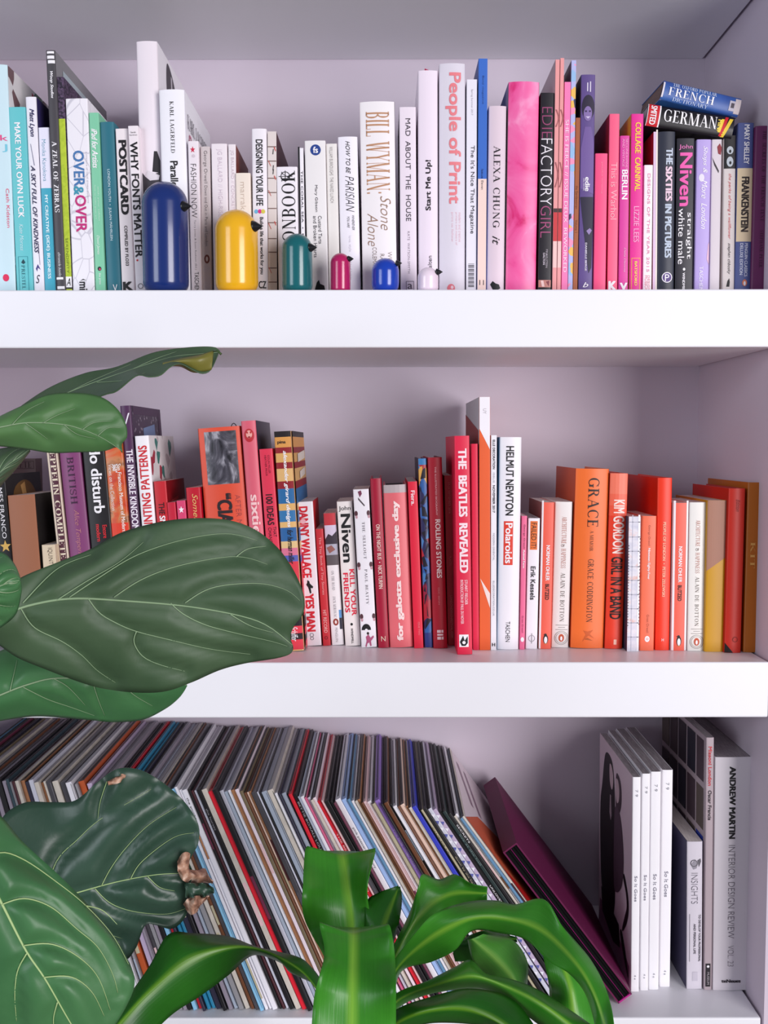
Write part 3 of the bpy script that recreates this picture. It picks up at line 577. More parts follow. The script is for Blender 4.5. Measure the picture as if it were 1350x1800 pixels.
BK(S, 'paperback_book', 'blue paperback with a cream middle and dark jagged title', (1298, 1326, 215.7), (1291.5, 1320, 507), (82, 94, 150), 'p', .071, .14,
   deco=[('band', 295, 424, (234, 212, 174)), ('disc', .6, 497, 4.4, 6, (226, 130, 90)), ('disc', .6, 498, 2, 4, W, .0006)],
   text=[('MARY SHELLEY', 219, 288, .55, .34, W, 'b'), ('FRANKENSTEIN', 310, 407, .52, .48, (54, 44, 40), 'x'), ('PENGUIN CLASSICS', 427, 486, .66, .2, (214, 218, 236), 'b'), ('DELUXE EDITION', 427, 483, .36, .2, (214, 218, 236), 'b')])
BK(S, 'hardcover_book', 'dark plum hardcover at the right end of the topmost shelf', (1328, 1358, 221), (1321.5, 1347.5, 505.5), (104, 42, 88), 'h', .064, .17,
   text=[('THE SECRETS OF THE FRENCH TEXT', 230, 388, .55, .22, (58, 22, 48), 's'), ('STEPHANE PETER', 404, 470, .55, .2, (58, 22, 48), 's')])

# two dictionaries lying across the books
def flat_dict(label, tl, tr, bl, br, Y, depth, col, end_col, yaw=0.0, deco=None):
    a, c = P(*tl, Y), P(*bl, Y); b2, d2 = P(*tr, Y), P(*br, Y)
    mid_l, mid_r = (a+c)/2, (b2+d2)/2
    v = mid_r - mid_l; ang = math.atan2(v.z, v.x); ln = Vector((v.x, 0, v.z)).length
    th = 0.5*((a-c).length + (b2-d2).length)*0.97
    ctr = (c + d2)/2
    root = thing('dictionary', label, 'book', (ctr.x, Y, ctr.z), 'dictionaries lying on top of the standing books')
    root.rotation_euler = (0, -ang, yaw)
    return root, ln, th
def DICT(label, cor, Y, depth, cov, yaw, parts):
    root, ln, th = flat_dict(label, *cor, Y, depth, cov, None, yaw)
    # cover: a rounded spine with two boards, lying on its side
    n = 10; out = [(0.0, depth)]; V, Fc = [], []
    for i in range(n+1):
        a = math.pi*i/n; out.append((th/2 - th/2*math.cos(a), .006 - .006*math.sin(a)**.7))
    out.append((th, depth)); N = len(out); bt = .0012
    inn = [(bt, depth)] + [(min(th-bt, max(bt, z)), y+bt*1.5) for z, y in out[1:-1]] + [(th-bt, depth)]
    for x in (-ln/2, ln/2): V += [(x, y, z) for z, y in out] + [(x, y, z) for z, y in inn]
    for j in range(N-1):
        Fc += [(j, j+1, 2*N+j+1, 2*N+j), (N+j, 3*N+j, 3*N+j+1, N+j+1), (j, N+j, N+j+1, j+1), (2*N+j, 2*N+j+1, 3*N+j+1, 3*N+j)]
    for a in (0, N-1): Fc.append((a, 2*N+a, 3*N+a, N+a))
    me = mesh('cover', V, Fc, True); me.set_sharp_from_angle(angle=math.radians(40)); link('cover', me, cov, root)
    link('page_block', mesh('page_block', *box(-ln/2+.001, ln/2-.001, .011, depth-.001, bt, th-bt)), parts['pages'], root)
    yf = lambda z: (.006 - .006*max(0.0, math.sin(math.acos(max(-1, min(1, 1-2*z/th)))))**.7)
    def strip(nm, x0, x1, v0, v1, m, off=.0004, slant=0.0):
        V, Fc = [], []; k = 8
        for i in range(k+1):
            z = th*(v0 + (v1-v0)*i/k)
            for x in (x0, x1): V.append((-ln/2 + (x + slant*(i/k-.5))*ln, yf(z)-off, z))
        for i in range(k): Fc.append((2*i, 2*i+1, 2*i+3, 2*i+2))
        link(nm, mesh(nm, V, Fc), m, root)
    def txt(s, x0, x1, v0, v1, c, st, off=.0009):
        put_text(s, st, lambda u, v: (-ln/2 + ln*(x0+(x1-x0)*u), yf(th*(v0+(v1-v0)*v)) - off, th*(v0+(v1-v0)*v)), mat(c), root)
    def txtv(s, xc, wd, v0, v1, c, st):
        put_text(s, st, lambda u, v: (-ln/2 + ln*(xc - wd/2 + wd*v), yf(th*(v1+(v0-v1)*u)) - .0009, th*(v1+(v0-v1)*u)), mat(c), root)
    return strip, txt, txtv
strip, txt, txtv = DICT('black pocket dictionary reading GERMAN, lying tilted on the standing books', ((1138, 178), (1290, 204), (1135, 221), (1286, 243)), .069, .10, mat((24, 20, 26), .35, .4, coat=.3), 0.0, {'pages': PAGES_GREY})
strip('spine_band', .005, .135, .02, .98, mat((204, 34, 44)), slant=.0); strip('outline', .135, .15, .02, .98, mat(W)); strip('outline', .0, .008, .02, .98, mat(W))
txtv('SMITED', .068, .07, .08, .92, W, 'b'); txt('GERMAN', .19, .80, .3, .84, W, 's')
strip('flag_stripe', .87, .905, .05, .92, mat((206, 30, 44)), slant=.05); strip('flag_stripe', .905, .945, .03, .86, mat((240, 206, 60)), slant=.08); strip('flag_stripe', .84, .87, .2, .8, mat((240, 206, 60)), slant=.03)
txtv('MINI', .835, .045, .25, .75, (250, 220, 90), 'b')
strip, txt, txtv = DICT('blue dictionary reading FRENCH, lying tilted on the black dictionary', ((1166, 139), (1305, 169), (1160.5, 174), (1298.5, 204)), .066, .105, ramp_mat('blue_gradient_cover', 'noise', 9, [(0.35, (44, 70, 146)), (0.7, (70, 130, 200))], 0.4), 0.05, {'pages': ramp_mat('browned_pages', 'noise', 60, [(0.3, (96, 78, 74)), (0.7, (136, 112, 104))], 0.9, (1, 1, 40))})
txt('THE OXFORD POPULAR', .12, .68, .74, .93, (206, 218, 240), 's'); txt('FRENCH', .08, .66, .27, .68, (240, 240, 248), 's'); txt('DICTIONARY', .15, .60, .04, .2, (200, 214, 240), 's')
strip('outline', .0, .02, .0, 1.0, mat((226, 220, 226))); strip('outline', .93, 1.0, .0, 1.0, mat((214, 200, 200))); strip('emblem', .86, .93, .2, .72, mat((196, 190, 204)), .0006); strip('emblem', .88, .92, .35, .6, mat((80, 70, 80)), .0009)

# ---------------------------------------------------------------- wooden bird figurines
BEAK = mat((22, 22, 26), .3, .5)
def bird(label, xl, xr, ytop, col, bx, by_, bl, Y, round_=.5):
    zb = Z1; c = P((xl+xr)/2, 500, Y); w = P(xr, 450, Y).x - P(xl, 450, Y).x; R = w/2; top = P((xl+xr)/2, ytop, Y).z; h = top - zb - .0005
    root = thing('bird_figurine', label, 'figurine', (c.x, Y, zb + .0005), 'capsule bird figurines')
    m = bpy.data.materials.new('lacquer'); m.use_nodes = True; b = m.node_tree.nodes['Principled BSDF']
    b.inputs['Base Color'].default_value = rgb(col); b.inputs['Roughness'].default_value = .22; b.inputs['Coat Weight'].default_value = .35; b.inputs['Coat Roughness'].default_value = .08
    prof = []; rb = R*.62; hb = R*round_
    for i in range(9):
        a = math.pi/2*i/8; prof.append((rb + (R-rb)*math.sin(a), hb*(1-math.cos(a))))
    hs = min(R*1.0, h - hb)
    for i in range(17):
        a = math.pi/2*i/16; prof.append((max(R*math.cos(a), .0004), h - hs + hs*math.sin(a)))
    lathe('body', prof, m, root)
    # cone beak on the right flank, turned a little towards the room
    az = math.radians(-24); base = Vector((math.cos(az)*R*.90, math.sin(az)*R*.90, P(bx, by_, Y).z - zb)); dirv = Vector((math.cos(az), math.sin(az), -.05)).normalized()
    r0 = bl*.86; pts = [base + dirv*(bl*1.6*t) for t in (0, .3, .9, 1.0)]
    tube('beak', pts, [r0, r0*.80, r0*.14, r0*.02], BEAK, root, 20)
bird('big navy blue capsule bird with black beak', 252, 332, 320, (22, 46, 112), 335, 367, .0095, .034)
bird('yellow capsule bird with black beak', 379.5, 454, 369, (238, 178, 26), 453, 402, .0095, .034)
bird('dark teal capsule bird with black beak', 496, 549.5, 411, (16, 98, 104), 548, 438, .0075, .030)
bird('small magenta capsule bird', 581, 616, 445, (180, 24, 92), 615, 457, .005, .026, .25)
bird('small squat royal blue capsule bird', 653, 701.5, 454, (20, 62, 176), 700, 465, .005, .028, .7)
bird('small pale pink egg-shaped bird', 734, 770.5, 470, (240, 222, 236), 768, 480, .0055, .026, .4)
# ---------------------------------------------------------------- books on the middle shelf
S = 2
PAINT = ramp_mat('painterly_print', 'noise', 22, [(0.3, (196, 52, 26)), (0.45, (214, 92, 40)), (0.55, (200, 130, 84)), (0.65, (120, 70, 44)), (0.75, (222, 80, 36))], 0.4, distort=1.5)
MOSAIC = ramp_mat('triangle_mosaic', 'voronoi', 75, [(0.0, (44, 96, 168)), (0.28, (176, 30, 50)), (0.5, (38, 36, 86)), (0.68, (224, 168, 80)), (0.78, (150, 24, 60)), (0.9, (70, 130, 190))], 0.4, (1, 1, .55), const=True)
SILVER = ramp_mat('silver_dots', 'voronoi', 110, [(0.0, (206, 200, 212)), (0.22, (120, 108, 122)), (0.3, (66, 50, 72))], 0.45, feature='F1')
SILK = ramp_mat('dark_photo', 'noise', 26, [(0.36, (30, 28, 36)), (0.5, (82, 80, 90)), (0.64, (176, 174, 184))], 0.3, distort=2.2)
PLAIDP = ramp_mat('thread_print', 'noise', 40, [(0.35, (206, 206, 222)), (0.55, (232, 228, 236)), (0.68, (230, 170, 150))], 0.6, (1, 1, 2))
BK(S, 'paperback_book', 'black paperback with white capitals and a gold star, leftmost on the middle shelf', (-22, 8, 835), (8, 37, 1136), (26, 23, 26), 'p', .085, .15, R=(30, 28, 34),
   text=[('JAMES FRANCO', 842, 946, .62, .34, W, ''), ('ACTORS', 978, 1040, .62, .34, W, '')],
   deco=[('poly', [(.66+.34*(1 if i % 2 == 0 else .42)*math.sin(math.pi*i/5), 960-11*(1 if i % 2 == 0 else .42)*math.cos(math.pi*i/5)) for i in range(10)], (226, 182, 96)),
         ('side', 'R', [(.2, .1), (.5, .04), (.75, .08), (.85, .2), (.5, .3), (.2, .28)], (112, 78, 34)), ('side', 'R', [(.4, .07), (.52, .05), (.55, .13), (.45, .15)], (196, 150, 90))])
BK(S, 'hardcover_book', 'plain tan book with black side, behind the tip of a big leaf', (12.5, 60, 870), (33, 82, 1136), (166, 106, 76), 'p', .08, .15, R=(24, 20, 22), rough=.5)
BK(S, 'paperback_book', 'dim taupe booklet standing at the back wall behind the plain tan book', (22, 63, 806), (30, 70, 1085), (120, 98, 98), 'm', .27, .03, text=[('ETE', 812, 822, .55, .5, (70, 50, 54), 'hs')], deco=[('frame', .15, .92, 810, 824, (84, 62, 66))])
BK(S, 'paperback_book', 'small cream book beside the plain tan book', (72, 97, 957.7), (85, 109, 1136), (228, 208, 178), 'p', .078, .12, text=[('IQUINT', 963, 992, .6, .36, (60, 50, 44), 't')])
BK(S, 'hardcover_book', 'cream book with maroon block letters, left of the purple book', (78, 98, 770), (119, 137.5, 1136.5), (230, 212, 190), 'p', .088, .14,
   deco=[('band', 772, 1040, (84, 34, 52), (.22, .86))], text=[('ZEPPELIN COMPLETE', 782, 980, .54, .5, (234, 218, 196), 'bs')])
BK(S, 'hardcover_book', 'mid purple hardcover with dark serif capitals and gold script', (99.5, 138, 765), (138, 175, 1136.5), (134, 66, 116), 'h', .086, .16,
   text=[('BRITISH', 803, 885, .5, .3, (62, 26, 58), 's'), ('Alice Temperley', 895, 985, .52, .3, (206, 140, 136), 'it')])
BK(S, 'paperback_book', 'black book with rounded white lower-case letters', (141, 181.5, 765), (176, 213, 1136.5), (28, 25, 28), 'p', .085, .16, L=(80, 16, 40),
   text=[('do disturb', 786, 901, .56, .5, W, 'b'), ('Encore', 922, 945, .72, .2, (214, 40, 50), 'b'), ('modern', 920, 950, .42, .2, (214, 40, 50), 'b')])
BK(S, 'paperback_book', 'orange and rust painterly museum catalogue spine', (180, 214, 765), (214, 243, 1137), (206, 80, 40), 'p', .085, .16, pat=PAINT, deco=[('band', 918, 1010, (222, 60, 34))],
   text=[('San Francisco Museum of Modern Art', 815, 950, .74, .22, (240, 222, 214), 'b'), ('360\u00b0', 815, 830, .5, .26, W, 'b'), ('Views on the Collection', 815, 896, .24, .22, (240, 222, 214), '')])
BK(S, 'hardcover_book', 'dark purple hardcover with silver dotted cover reading THE INVISIBLE KINGDOM', (210, 229.5, 713), (245, 264, 1137), (76, 40, 78), 'h', .09, .19, rpat=SILVER,
   text=[('THE INVISIBLE KINGDOM', 789, 930, .55, .62, (238, 230, 240), 'b'), ('J', 726, 748, .5, .7, (236, 230, 240), 'hi')], deco=[('side', 'R', [(.35, .09), (.75, .07), (.78, .3), (.38, .3)], (120, 142, 184)), ('side', 'R', [(.05, .0), (1, .0), (1, .035), (.05, .035)], (70, 44, 74)), ('side', 'R', [(.9, .0), (1, .0), (1, .4), (.9, .4)], (70, 44, 74))])
BK(S, 'hardcover_book', 'white book with red lettering PATTERNS and leafy printed cover', (235, 262, 766), (266, 290, 1137), (240, 236, 240), 'h', .083, .17, rpat=FLORAL2,
   text=[('PRINTING PATTERNS', 783, 938, .5, .62, (206, 36, 48), 'bu')])
BK(S, 'paperback_book', 'red paperback with dark capitals and dark red right cover', (269, 292, 846), (293, 315, 1137), (196, 34, 46), 'p', .082, .13, R=(132, 16, 26),
   text=[('THE ', 883, 904, .5, .46, (60, 20, 26), 'b'), ('SMITHS', 906, 950, .5, .46, W, 'b')], deco=[('side', 'R', [(.2, .12), (.6, .1), (.6, .12), (.2, .14)], (190, 60, 66))])
BK(S, 'paperback_book', 'small plain crimson paperback behind the big leaf', (292.5, 308.5, 883), (314, 329, 1137), (196, 26, 56), 'p', .08, .12)
BK(S, 'paperback_book', 'small pink paperback with a white star', (309, 326, 880), (330, 345.5, 1137), (216, 66, 112), 'p', .08, .12, deco=[('poly', [(.5+.32*(1 if i % 2 == 0 else .42)*math.sin(math.pi*i/5), 896-6.5*(1 if i % 2 == 0 else .42)*math.cos(math.pi*i/5)) for i in range(10)], W)])
BK(S, 'paperback_book', 'dark red book with gold script next to the big orange-red book', (325.5, 352, 857), (346.5, 371, 1137), (190, 16, 42), 'p', .078, .13, text=[('Something', 868, 945, .55, .5, (226, 180, 110), 'i')])
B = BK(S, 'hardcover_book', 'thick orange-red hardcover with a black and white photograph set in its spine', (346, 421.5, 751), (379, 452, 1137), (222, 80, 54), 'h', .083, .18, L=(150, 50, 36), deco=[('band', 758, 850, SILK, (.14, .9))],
   text=[('\u201cCIA\u201d', 866, 930, .5, .36, (40, 28, 34), 'x'), ('AFTER MASS', 870, 945, .82, .12, (160, 60, 60), 't')])
for (c0, c1, y) in ((.22, .42, 862),): pass
tube('ribbon_loop', [(B.xf(.82) + .004*math.cos(math.pi*i/8), .02, B.h + .0075*math.sin(math.pi*i/8) - .003) for i in range(9)], .0007, mat((70, 68, 74)), B.root, 5)
BK(S, 'hardcover_book', 'rose pink hardcover with pale bold lower-case title and dark cover', (423, 449, 739.5), (452.5, 479, 1137.5), (222, 98, 118), 'h', .079, .18, R=(44, 36, 54),
   text=[('sixties', 868, 950, .55, .56, (250, 206, 206), 'b')], deco=[('disc', .5, 765, 9, 12, (190, 40, 52)), ('disc', .5, 763, 5.5, 7, (236, 170, 160), .0006), ('disc', .38, 760, 1.5, 2, (190, 40, 52), .0008), ('disc', .62, 760, 1.5, 2, (190, 40, 52), .0008), ('disc', .5, 768, 2.6, 1.4, (150, 20, 36), .0008)])
BK(S, 'paperback_book', 'bright rose red book reading 100 IDEAS', (455.7, 478, 789), (480, 505.5, 1137.5), (226, 56, 84), 'p', .077, .15,
   text=[('100 IDEAS', 868, 922, .5, .5, (44, 18, 26), 'b'), ('THAT', 925, 943, .74, .24, (60, 20, 30), ''), ('CHANGED ART', 926, 980, .38, .24, (60, 20, 30), ''), ('COLIN MILLER', 800, 832, .68, .14, (120, 20, 44), ''), ('HEATHER PRIOR', 800, 836, .44, .14, (120, 20, 44), '')])
stripes = [(758, 768, (40, 32, 34)), (768, 786, (226, 160, 84)), (786, 796, (150, 36, 44)), (796, 812, (228, 176, 104)), (812, 823, (150, 34, 42)), (823, 845, (230, 184, 120)), (845, 858, (150, 34, 44)), (858, 884, (48, 110, 166)), (884, 896, (230, 180, 110)), (896, 916, (60, 122, 176)), (916, 926, (232, 186, 120)), (926, 950, (52, 104, 164)), (950, 962, (232, 196, 140)), (962, 975, (222, 120, 150)), (975, 986, (90, 100, 180)), (986, 1080, (226, 60, 76)), (1080, 1100, (40, 32, 36)), (1100, 1113, (228, 60, 78)), (1113, 1124, (46, 30, 36)), (1124, 1142, (226, 60, 76))]
hh = lambda y: max(0, min(1, (y-758)/380.0))
BK(S, 'hardcover_book', 'glossy hardcover in orange, maroon and blue woven stripes', (478, 514, 758), (507.5, 531, 1138), (230, 180, 120), 'p', .075, .21, coat=.7, rough=.3, R=(220, 176, 120),
   deco=[('band', a, b, c) for a, b, c in stripes] + [('side', 'R', [(0, hh(a)), (1, hh(a)), (1, hh(b)), (0, hh(b))], c) for a, b, c in stripes] + [('side', 'R', [(.3, .105), (.9, .09), (.9, .13), (.3, .145)], (236, 226, 214)), ('side', 'R', [(.4, .19), (.85, .175), (.85, .21), (.4, .225)], (236, 226, 214))],
   text=[('pina', 774, 781, .42, .5, (30, 24, 26), 'hb'), ('alexander girard designs', 792, 926, .56, .3, W, 'bi'), ('for herman miller', 930, 990, .6, .34, (24, 20, 24), 'bi'), ('Schiffer', 1101, 1127, .5, .4, W, 'i')])
# the printed stripes on that cover sit just above it
BK(S, 'paperback_book', 'white paperback with red capitals and a small black figure, reading YES MAN', (517.5, 550, 882), (533.5, 565.5, 1136), (242, 236, 242), 'p', None, .12, R=(190, 30, 40),
   text=[('DANNY WALLACE', 890, 1015, .46, .48, (214, 34, 52), 'x'), ('YES MAN', 1043, 1110, .5, .48, (214, 34, 52), 'x')],
   deco=[('poly', [(.44, 1019), (.54, 1021), (.56, 1025), (.74, 1031), (.7, 1034), (.6, 1033), (.62, 1042), (.54, 1043), (.46, 1032), (.36, 1027), (.42, 1024)], K), ('ring', .5, 1116, 3.6, .9, (120, 116, 120)), ('ring', .5, 1122, 3.2, .9, (120, 116, 120)), ('disc', .4, 916, 5, 4.5, (238, 180, 190), .0008)])
BK(S, 'hardcover_book', 'slim red hardcover with faded pale lettering, between two white paperbacks', (553.5, 568, 930), (567.5, 581.5, 1135.5), (202, 46, 56), 'p', None, .11,
   text=[('The Tiny Book of Tiny Stories', 944, 1045, .5, .4, (240, 170, 170), ''), ('HIT RECORD', 1072, 1112, .5, .44, (240, 190, 186), '')], deco=[('ring', .5, 1121, 3, 1, (120, 20, 30))])
BK(S, 'paperback_book', 'white paperback with red and photograph top half, grey small capitals', (568.5, 589.5, 902.4), (582.3, 605.5, 1134.5), (238, 234, 236), 'p', None, .12,
   deco=[('band', 902, 923, (196, 56, 66)), ('band', 923, 945, (214, 200, 222)), ('poly', [(0, 948), (.3, 938), (.6, 942), (1, 934), (1, 956), (0, 956)], (60, 50, 62), .0006), ('band', 956, 975, (176, 174, 190)), ('band', 975, 993, (96, 88, 92)), ('poly', [(.1, 962), (.5, 958), (.8, 966), (.3, 972)], (150, 96, 90), .0006), ('band', 1072, 1086, (90, 150, 206), (.76, 1)), ('band', 1086, 1106, (44, 40, 58), (.76, 1)), ('disc', .46, 1093, 5, 6.5, (150, 62, 52)), ('disc', .46, 1093, 2, 3.2, (236, 220, 216), .0006)],
   text=[('ON THE ROAD  |  JACK KEROUAC', 1003, 1085, .45, .22, (130, 124, 130), 's'), ('PENGUIN', 1103, 1128, .46, .2, (170, 160, 164), '')])
BK(S, 'paperback_book', 'cream paperback reading KILL YOUR FRIENDS in red', (590.5, 619.5, 881.4), (607.5, 633.5, 1136), (236, 228, 226), 'p', None, .12,
   text=[('John', 889.5, 899, .5, .76, K, 'h'), ('Niven', 903, 988, .52, .62, K, 'b'), ('KILL YOUR', 1000, 1082, .72, .32, (222, 36, 66), 'b'), ('FRIENDS', 1006, 1076, .3, .32, (222, 36, 66), 'b'), ('WINDMILL', 1104, 1131, .5, .14, (60, 54, 60), 'b')], deco=[('disc', .5, 1097, 2.2, 2.5, K)])
dots = [(c, y) for y in (902, 992, 1083) for c in (.12, .9)]
BK(S, 'paperback_book', 'white paperback with tiny pinkish figures, fan emblem and jockey', (620, 648.5, 860), (635, 663, 1138.5), (238, 234, 240), 'p', None, .13,
   text=[('THE SELLOUT', 917, 982, .55, .16, (96, 90, 98), 's'), ('PAUL BEATTY', 1000, 1062, .55, .16, (96, 90, 98), 's')],
   deco=[('disc', c, y, 3, 5, (84, 50, 58)) for c, y in dots] + [('disc', c+.02, y+6, 2, 3, (196, 150, 160), .0006) for c, y in dots] +
        [('poly', [(.38+.3*math.cos(math.pi*i/8), 1107-11*math.sin(math.pi*i/8)) for i in range(9)], K), ('disc', .38, 1107, 2.5, 2.5, (238, 234, 240), .0006),
         ('poly', [(.32, 1119), (.5, 1115), (.62, 1121), (.8, 1117), (.84, 1120), (.64, 1127), (.66, 1135), (.58, 1136), (.52, 1129), (.4, 1131), (.34, 1137), (.26, 1136), (.36, 1126)], (176, 84, 122)), ('disc', .47, 1113, 2.2, 2.6, (50, 36, 40)), ('poly', [(.3, 864), (.5, 862), (.55, 868), (.4, 874)], (120, 56, 84)), ('poly', [(.3, 874), (.7, 888), (.66, 890), (.3, 878)], (80, 70, 76))])
BK(S, 'hardcover_book', 'dark crimson hardcover reading ON THE NIGHT BUS', (649.8, 670.5, 841), (665, 684.3, 1139.4), (164, 14, 50), 'h', None, .14,
   text=[('ON THE NIGHT BUS  \u2022  NICK TURPIN', 921, 1034, .5, .36, (232, 200, 190), 'b'), ('N', 1118, 1127, .5, .4, (230, 200, 180), 'h')])
BK(S, 'hardcover_book', 'salmon pink hardcover with blobby white letters running upwards', (672.5, 715.5, 852), (685.5, 726.5, 1139), (226, 106, 114), 'h', None, .15, pages=mat((16, 14, 16), .8),
   deco=[('band', 852, 866, (182, 170, 172))], text=[('for galotta exclusive day', 880, 1126, .5, .34, (252, 226, 224), 'xu')])
BK(S, 'paperback_book', 'bright red spine with small white lower-case title at its top', (716.3, 733.3, 846.5), (727.5, 745, 1140), (224, 32, 62), 'p', None, .2, text=[('Fiera.', 862, 888, .5, .42, (250, 220, 226), 'b'), ('ISSUE TWO', 1093, 1116, .6, .2, (236, 130, 140), '')])
BK(S, 'hardcover_book', 'hardcover with blue, red and yellow angular mosaic pattern', (734.3, 750, 806), (746, 761.5, 1139), (60, 90, 160), 'h', None, .17, pat=MOSAIC, L=(50, 40, 60), deco=[('band', 806, 817, (60, 130, 190)), ('band', 1112, 1141, (44, 58, 130))] + [('poly', [(random.Random(i).random(), y), (random.Random(i+50).random(), y+3), (random.Random(i+90).random(), y+20), (random.Random(i+70).random()*.9, y+18)], (28, 24, 40)) for i, y in enumerate(range(822, 1100, 22))])
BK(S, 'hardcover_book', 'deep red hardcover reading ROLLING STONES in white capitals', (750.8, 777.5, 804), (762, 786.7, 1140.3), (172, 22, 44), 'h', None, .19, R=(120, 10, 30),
   text=[('THE ILLUSTRATED BIOGRAPHY', 820, 905, .52, .12, (226, 160, 166), 'b'), ('ROLLING STONES', 912, 1015, .58, .36, (236, 214, 212), 'b'), ('ERIC BENN', 1032, 1062, .5, .12, (206, 110, 116), '')],
   deco=[('label', .3, .56, 1107, 1112, (226, 200, 204)), ('label', .3, .72, 1114, 1117, (226, 200, 204)), ('label', .3, .56, 1119, 1124, (226, 200, 204)), ('label', .6, .74, 1107, 1112, (226, 200, 204)), ('label', .6, .74, 1119, 1124, (226, 200, 204))])
BK(S, 'magazine', 'narrow shiny red booklet left of the BEATLES REVEALED spine'.replace('BEATLES REVEALED', 'tall red book with white display letters'), (780.4, 795.8, 835.6), (787.5, 802, 1135), (198, 28, 48), 'm', None, .18, cat='magazine', coat=.4,
   text=[('17-24 SEPTEMBER 2016', 848, 902, .55, .24, (240, 140, 140), ''), ('PLACES', 977, 993, .5, .24, (240, 140, 140), ''), ('LONDONDESIGNFESTIVAL.COM', 1046, 1121, .5, .24, (244, 160, 160), '')])
BK(S, 'hardcover_book', 'tall red book with white display letters standing farthest forward on the middle shelf', (797.8, 825.5, 766), (803.8, 830.6, 1151), (226, 34, 72), 'p', None, .2, R=(236, 226, 230),
   text=[('THE  BEATLES  REVEALED', 788, 1006, .52, .56, (252, 226, 232), 'x'), ('STUART FIELDER', 1018, 1062, .64, .2, (250, 200, 210), 'b'), ('INTRODUCTION BY PAUL DU NOYER', 1018, 1096, .36, .2, (250, 200, 210), 'b')],
   deco=[('band', 1115, 1137, W, (.14, .76)), ('poly', [(.18, 1128), (.4, 1117), (.5, 1126), (.7, 1118), (.7, 1130), (.55, 1135), (.3, 1135)], K, .0006), ('disc', .45, 1129, 3, 3, W, .0008)])
BK(S, 'paperback_book', 'narrow plain red book right of the farthest forward red book', (828.2, 840.3, 780), (831.6, 842.6, 1143), (222, 30, 70), 'p', None, .2)
BK(S, 'magazine', 'tallest spine on the middle shelf, white top slanting into orange', (841.8, 862, 697.7), (843, 861.8, 1143), (236, 98, 44), 'm', None, .24, cat='magazine', L=(196, 190, 196),
   deco=[('poly', [(0, 697.8), (1, 697.8), (1, 789), (0, 753)], (242, 238, 244), .00035), ('poly', [(.06, 1015), (1, 1042), (1, 1068)], (246, 226, 222)), ('side', 'L', [(0, .13), (1, .05), (1, 1), (0, 1)], (150, 50, 46))], text=[('UY', 718, 727, .5, .3, (170, 160, 170), '')])
BK(S, 'magazine', 'thin white magazine spine dated NOVEMBER 2017', (862.8, 873.6, 765), (862.4, 872.8, 1143), (238, 236, 242), 'm', None, .2, cat='magazine', R=(140, 172, 198),
   text=[('ELLE DECORATION', 773, 824, .5, .4, (60, 58, 66), 'b'), ('ISSUE', 830, 848, .5, .3, (170, 170, 180), ''), ('NOVEMBER 2017', 852, 900, .5, .4, (60, 58, 66), 'b'), ('MODERN ORIENTAL', 936, 984, .5, .3, (150, 150, 160), ''), ('ELLEDECORATION.CO.UK', 1020, 1082, .5, .3, (150, 150, 160), ''), ('H', 1130, 1136, .5, .55, (40, 40, 46), 'hb')])
BK(S, 'hardcover_book', 'thick white hardcover with black condensed capitals and a red title box', (877.5, 918.5, 768.4), (874.2, 911.5, 1142), (240, 236, 242), 'h', None, .19, R=(230, 226, 232), L=(120, 160, 190),
   deco=[('label', .24, .66, 915, 992, (222, 60, 42))], text=[('HELMUT NEWTON', 784, 905, .48, .36, K, 'b'), ('Polaroids', 918, 989, .47, .32, W, 'b'), ('TASCHEN', 1092, 1128, .48, .2, (46, 44, 50), '')])
BK(S, 'paperback_book', 'pink slim paperback left of the white book with orange label', (917, 927.3, 907), (913, 922.6, 1142), (240, 110, 152), 'p', None, .12, text=[('George Orwell', 922, 964, .5, .36, (110, 40, 70), ''), ('Animal Farm', 966, 998, .5, .36, W, 'b'), ('Great Orwell', 1082, 1112, .5, .3, (150, 50, 90), '')], deco=[('disc', .5, 1124, 3.2, 4.5, W)])
BK(S, 'paperback_book', 'small white book with orange label reading FAILED IT!', (928, 950, 911), (923.5, 944.5, 1141), (242, 236, 243), 'p', None, .13, pages=PAGES_GREY, L=(60, 30, 40),
   deco=[('label', .2, .8, 916, 966, (232, 116, 50)), ('ring', .5, 1122, 6, .9, (150, 146, 152)), ('label', .46, .54, 1113, 1131, (170, 166, 172))], text=[('FAILED IT!', 919, 963, .5, .44, (40, 26, 22), ''), ('Erik Kessels', 995, 1054, .5, .4, (60, 56, 62), 'b')])
def penguin(y0, y1, c):   # small emblem of a penguin
    d = y1-y0
    return [('disc', c, y0+d*.55, 4.4, d*.44, (30, 26, 28)), ('disc', c, y0+d*.62, 2.9, d*.34, W, .0006), ('disc', c-.02, y0+d*.16, 2.5, d*.15, (30, 26, 28), .0006), ('poly', [(c-.2, y0+d*.1), (c-.06, y0+d*.14), (c-.06, y0+d*.22)], (40, 30, 30), .0008), ('poly', [(c-.12, y1), (c-.02, y1-2), (c-.02, y1)], (226, 150, 60), .0008), ('poly', [(c+.03, y1-2), (c+.13, y1), (c+.03, y1)], (226, 150, 60), .0008)]
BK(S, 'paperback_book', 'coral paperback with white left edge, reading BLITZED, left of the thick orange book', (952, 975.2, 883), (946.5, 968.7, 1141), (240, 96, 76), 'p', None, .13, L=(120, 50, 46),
   deco=[('band', 880, 1145, (242, 232, 236), (0, .16))] + penguin(1113, 1132, .55), text=[('NORMAN OHLER', 958, 1020, .58, .3, W, 'b'), ('BLITZED', 1026, 1054, .58, .3, (60, 24, 24), 'b')])
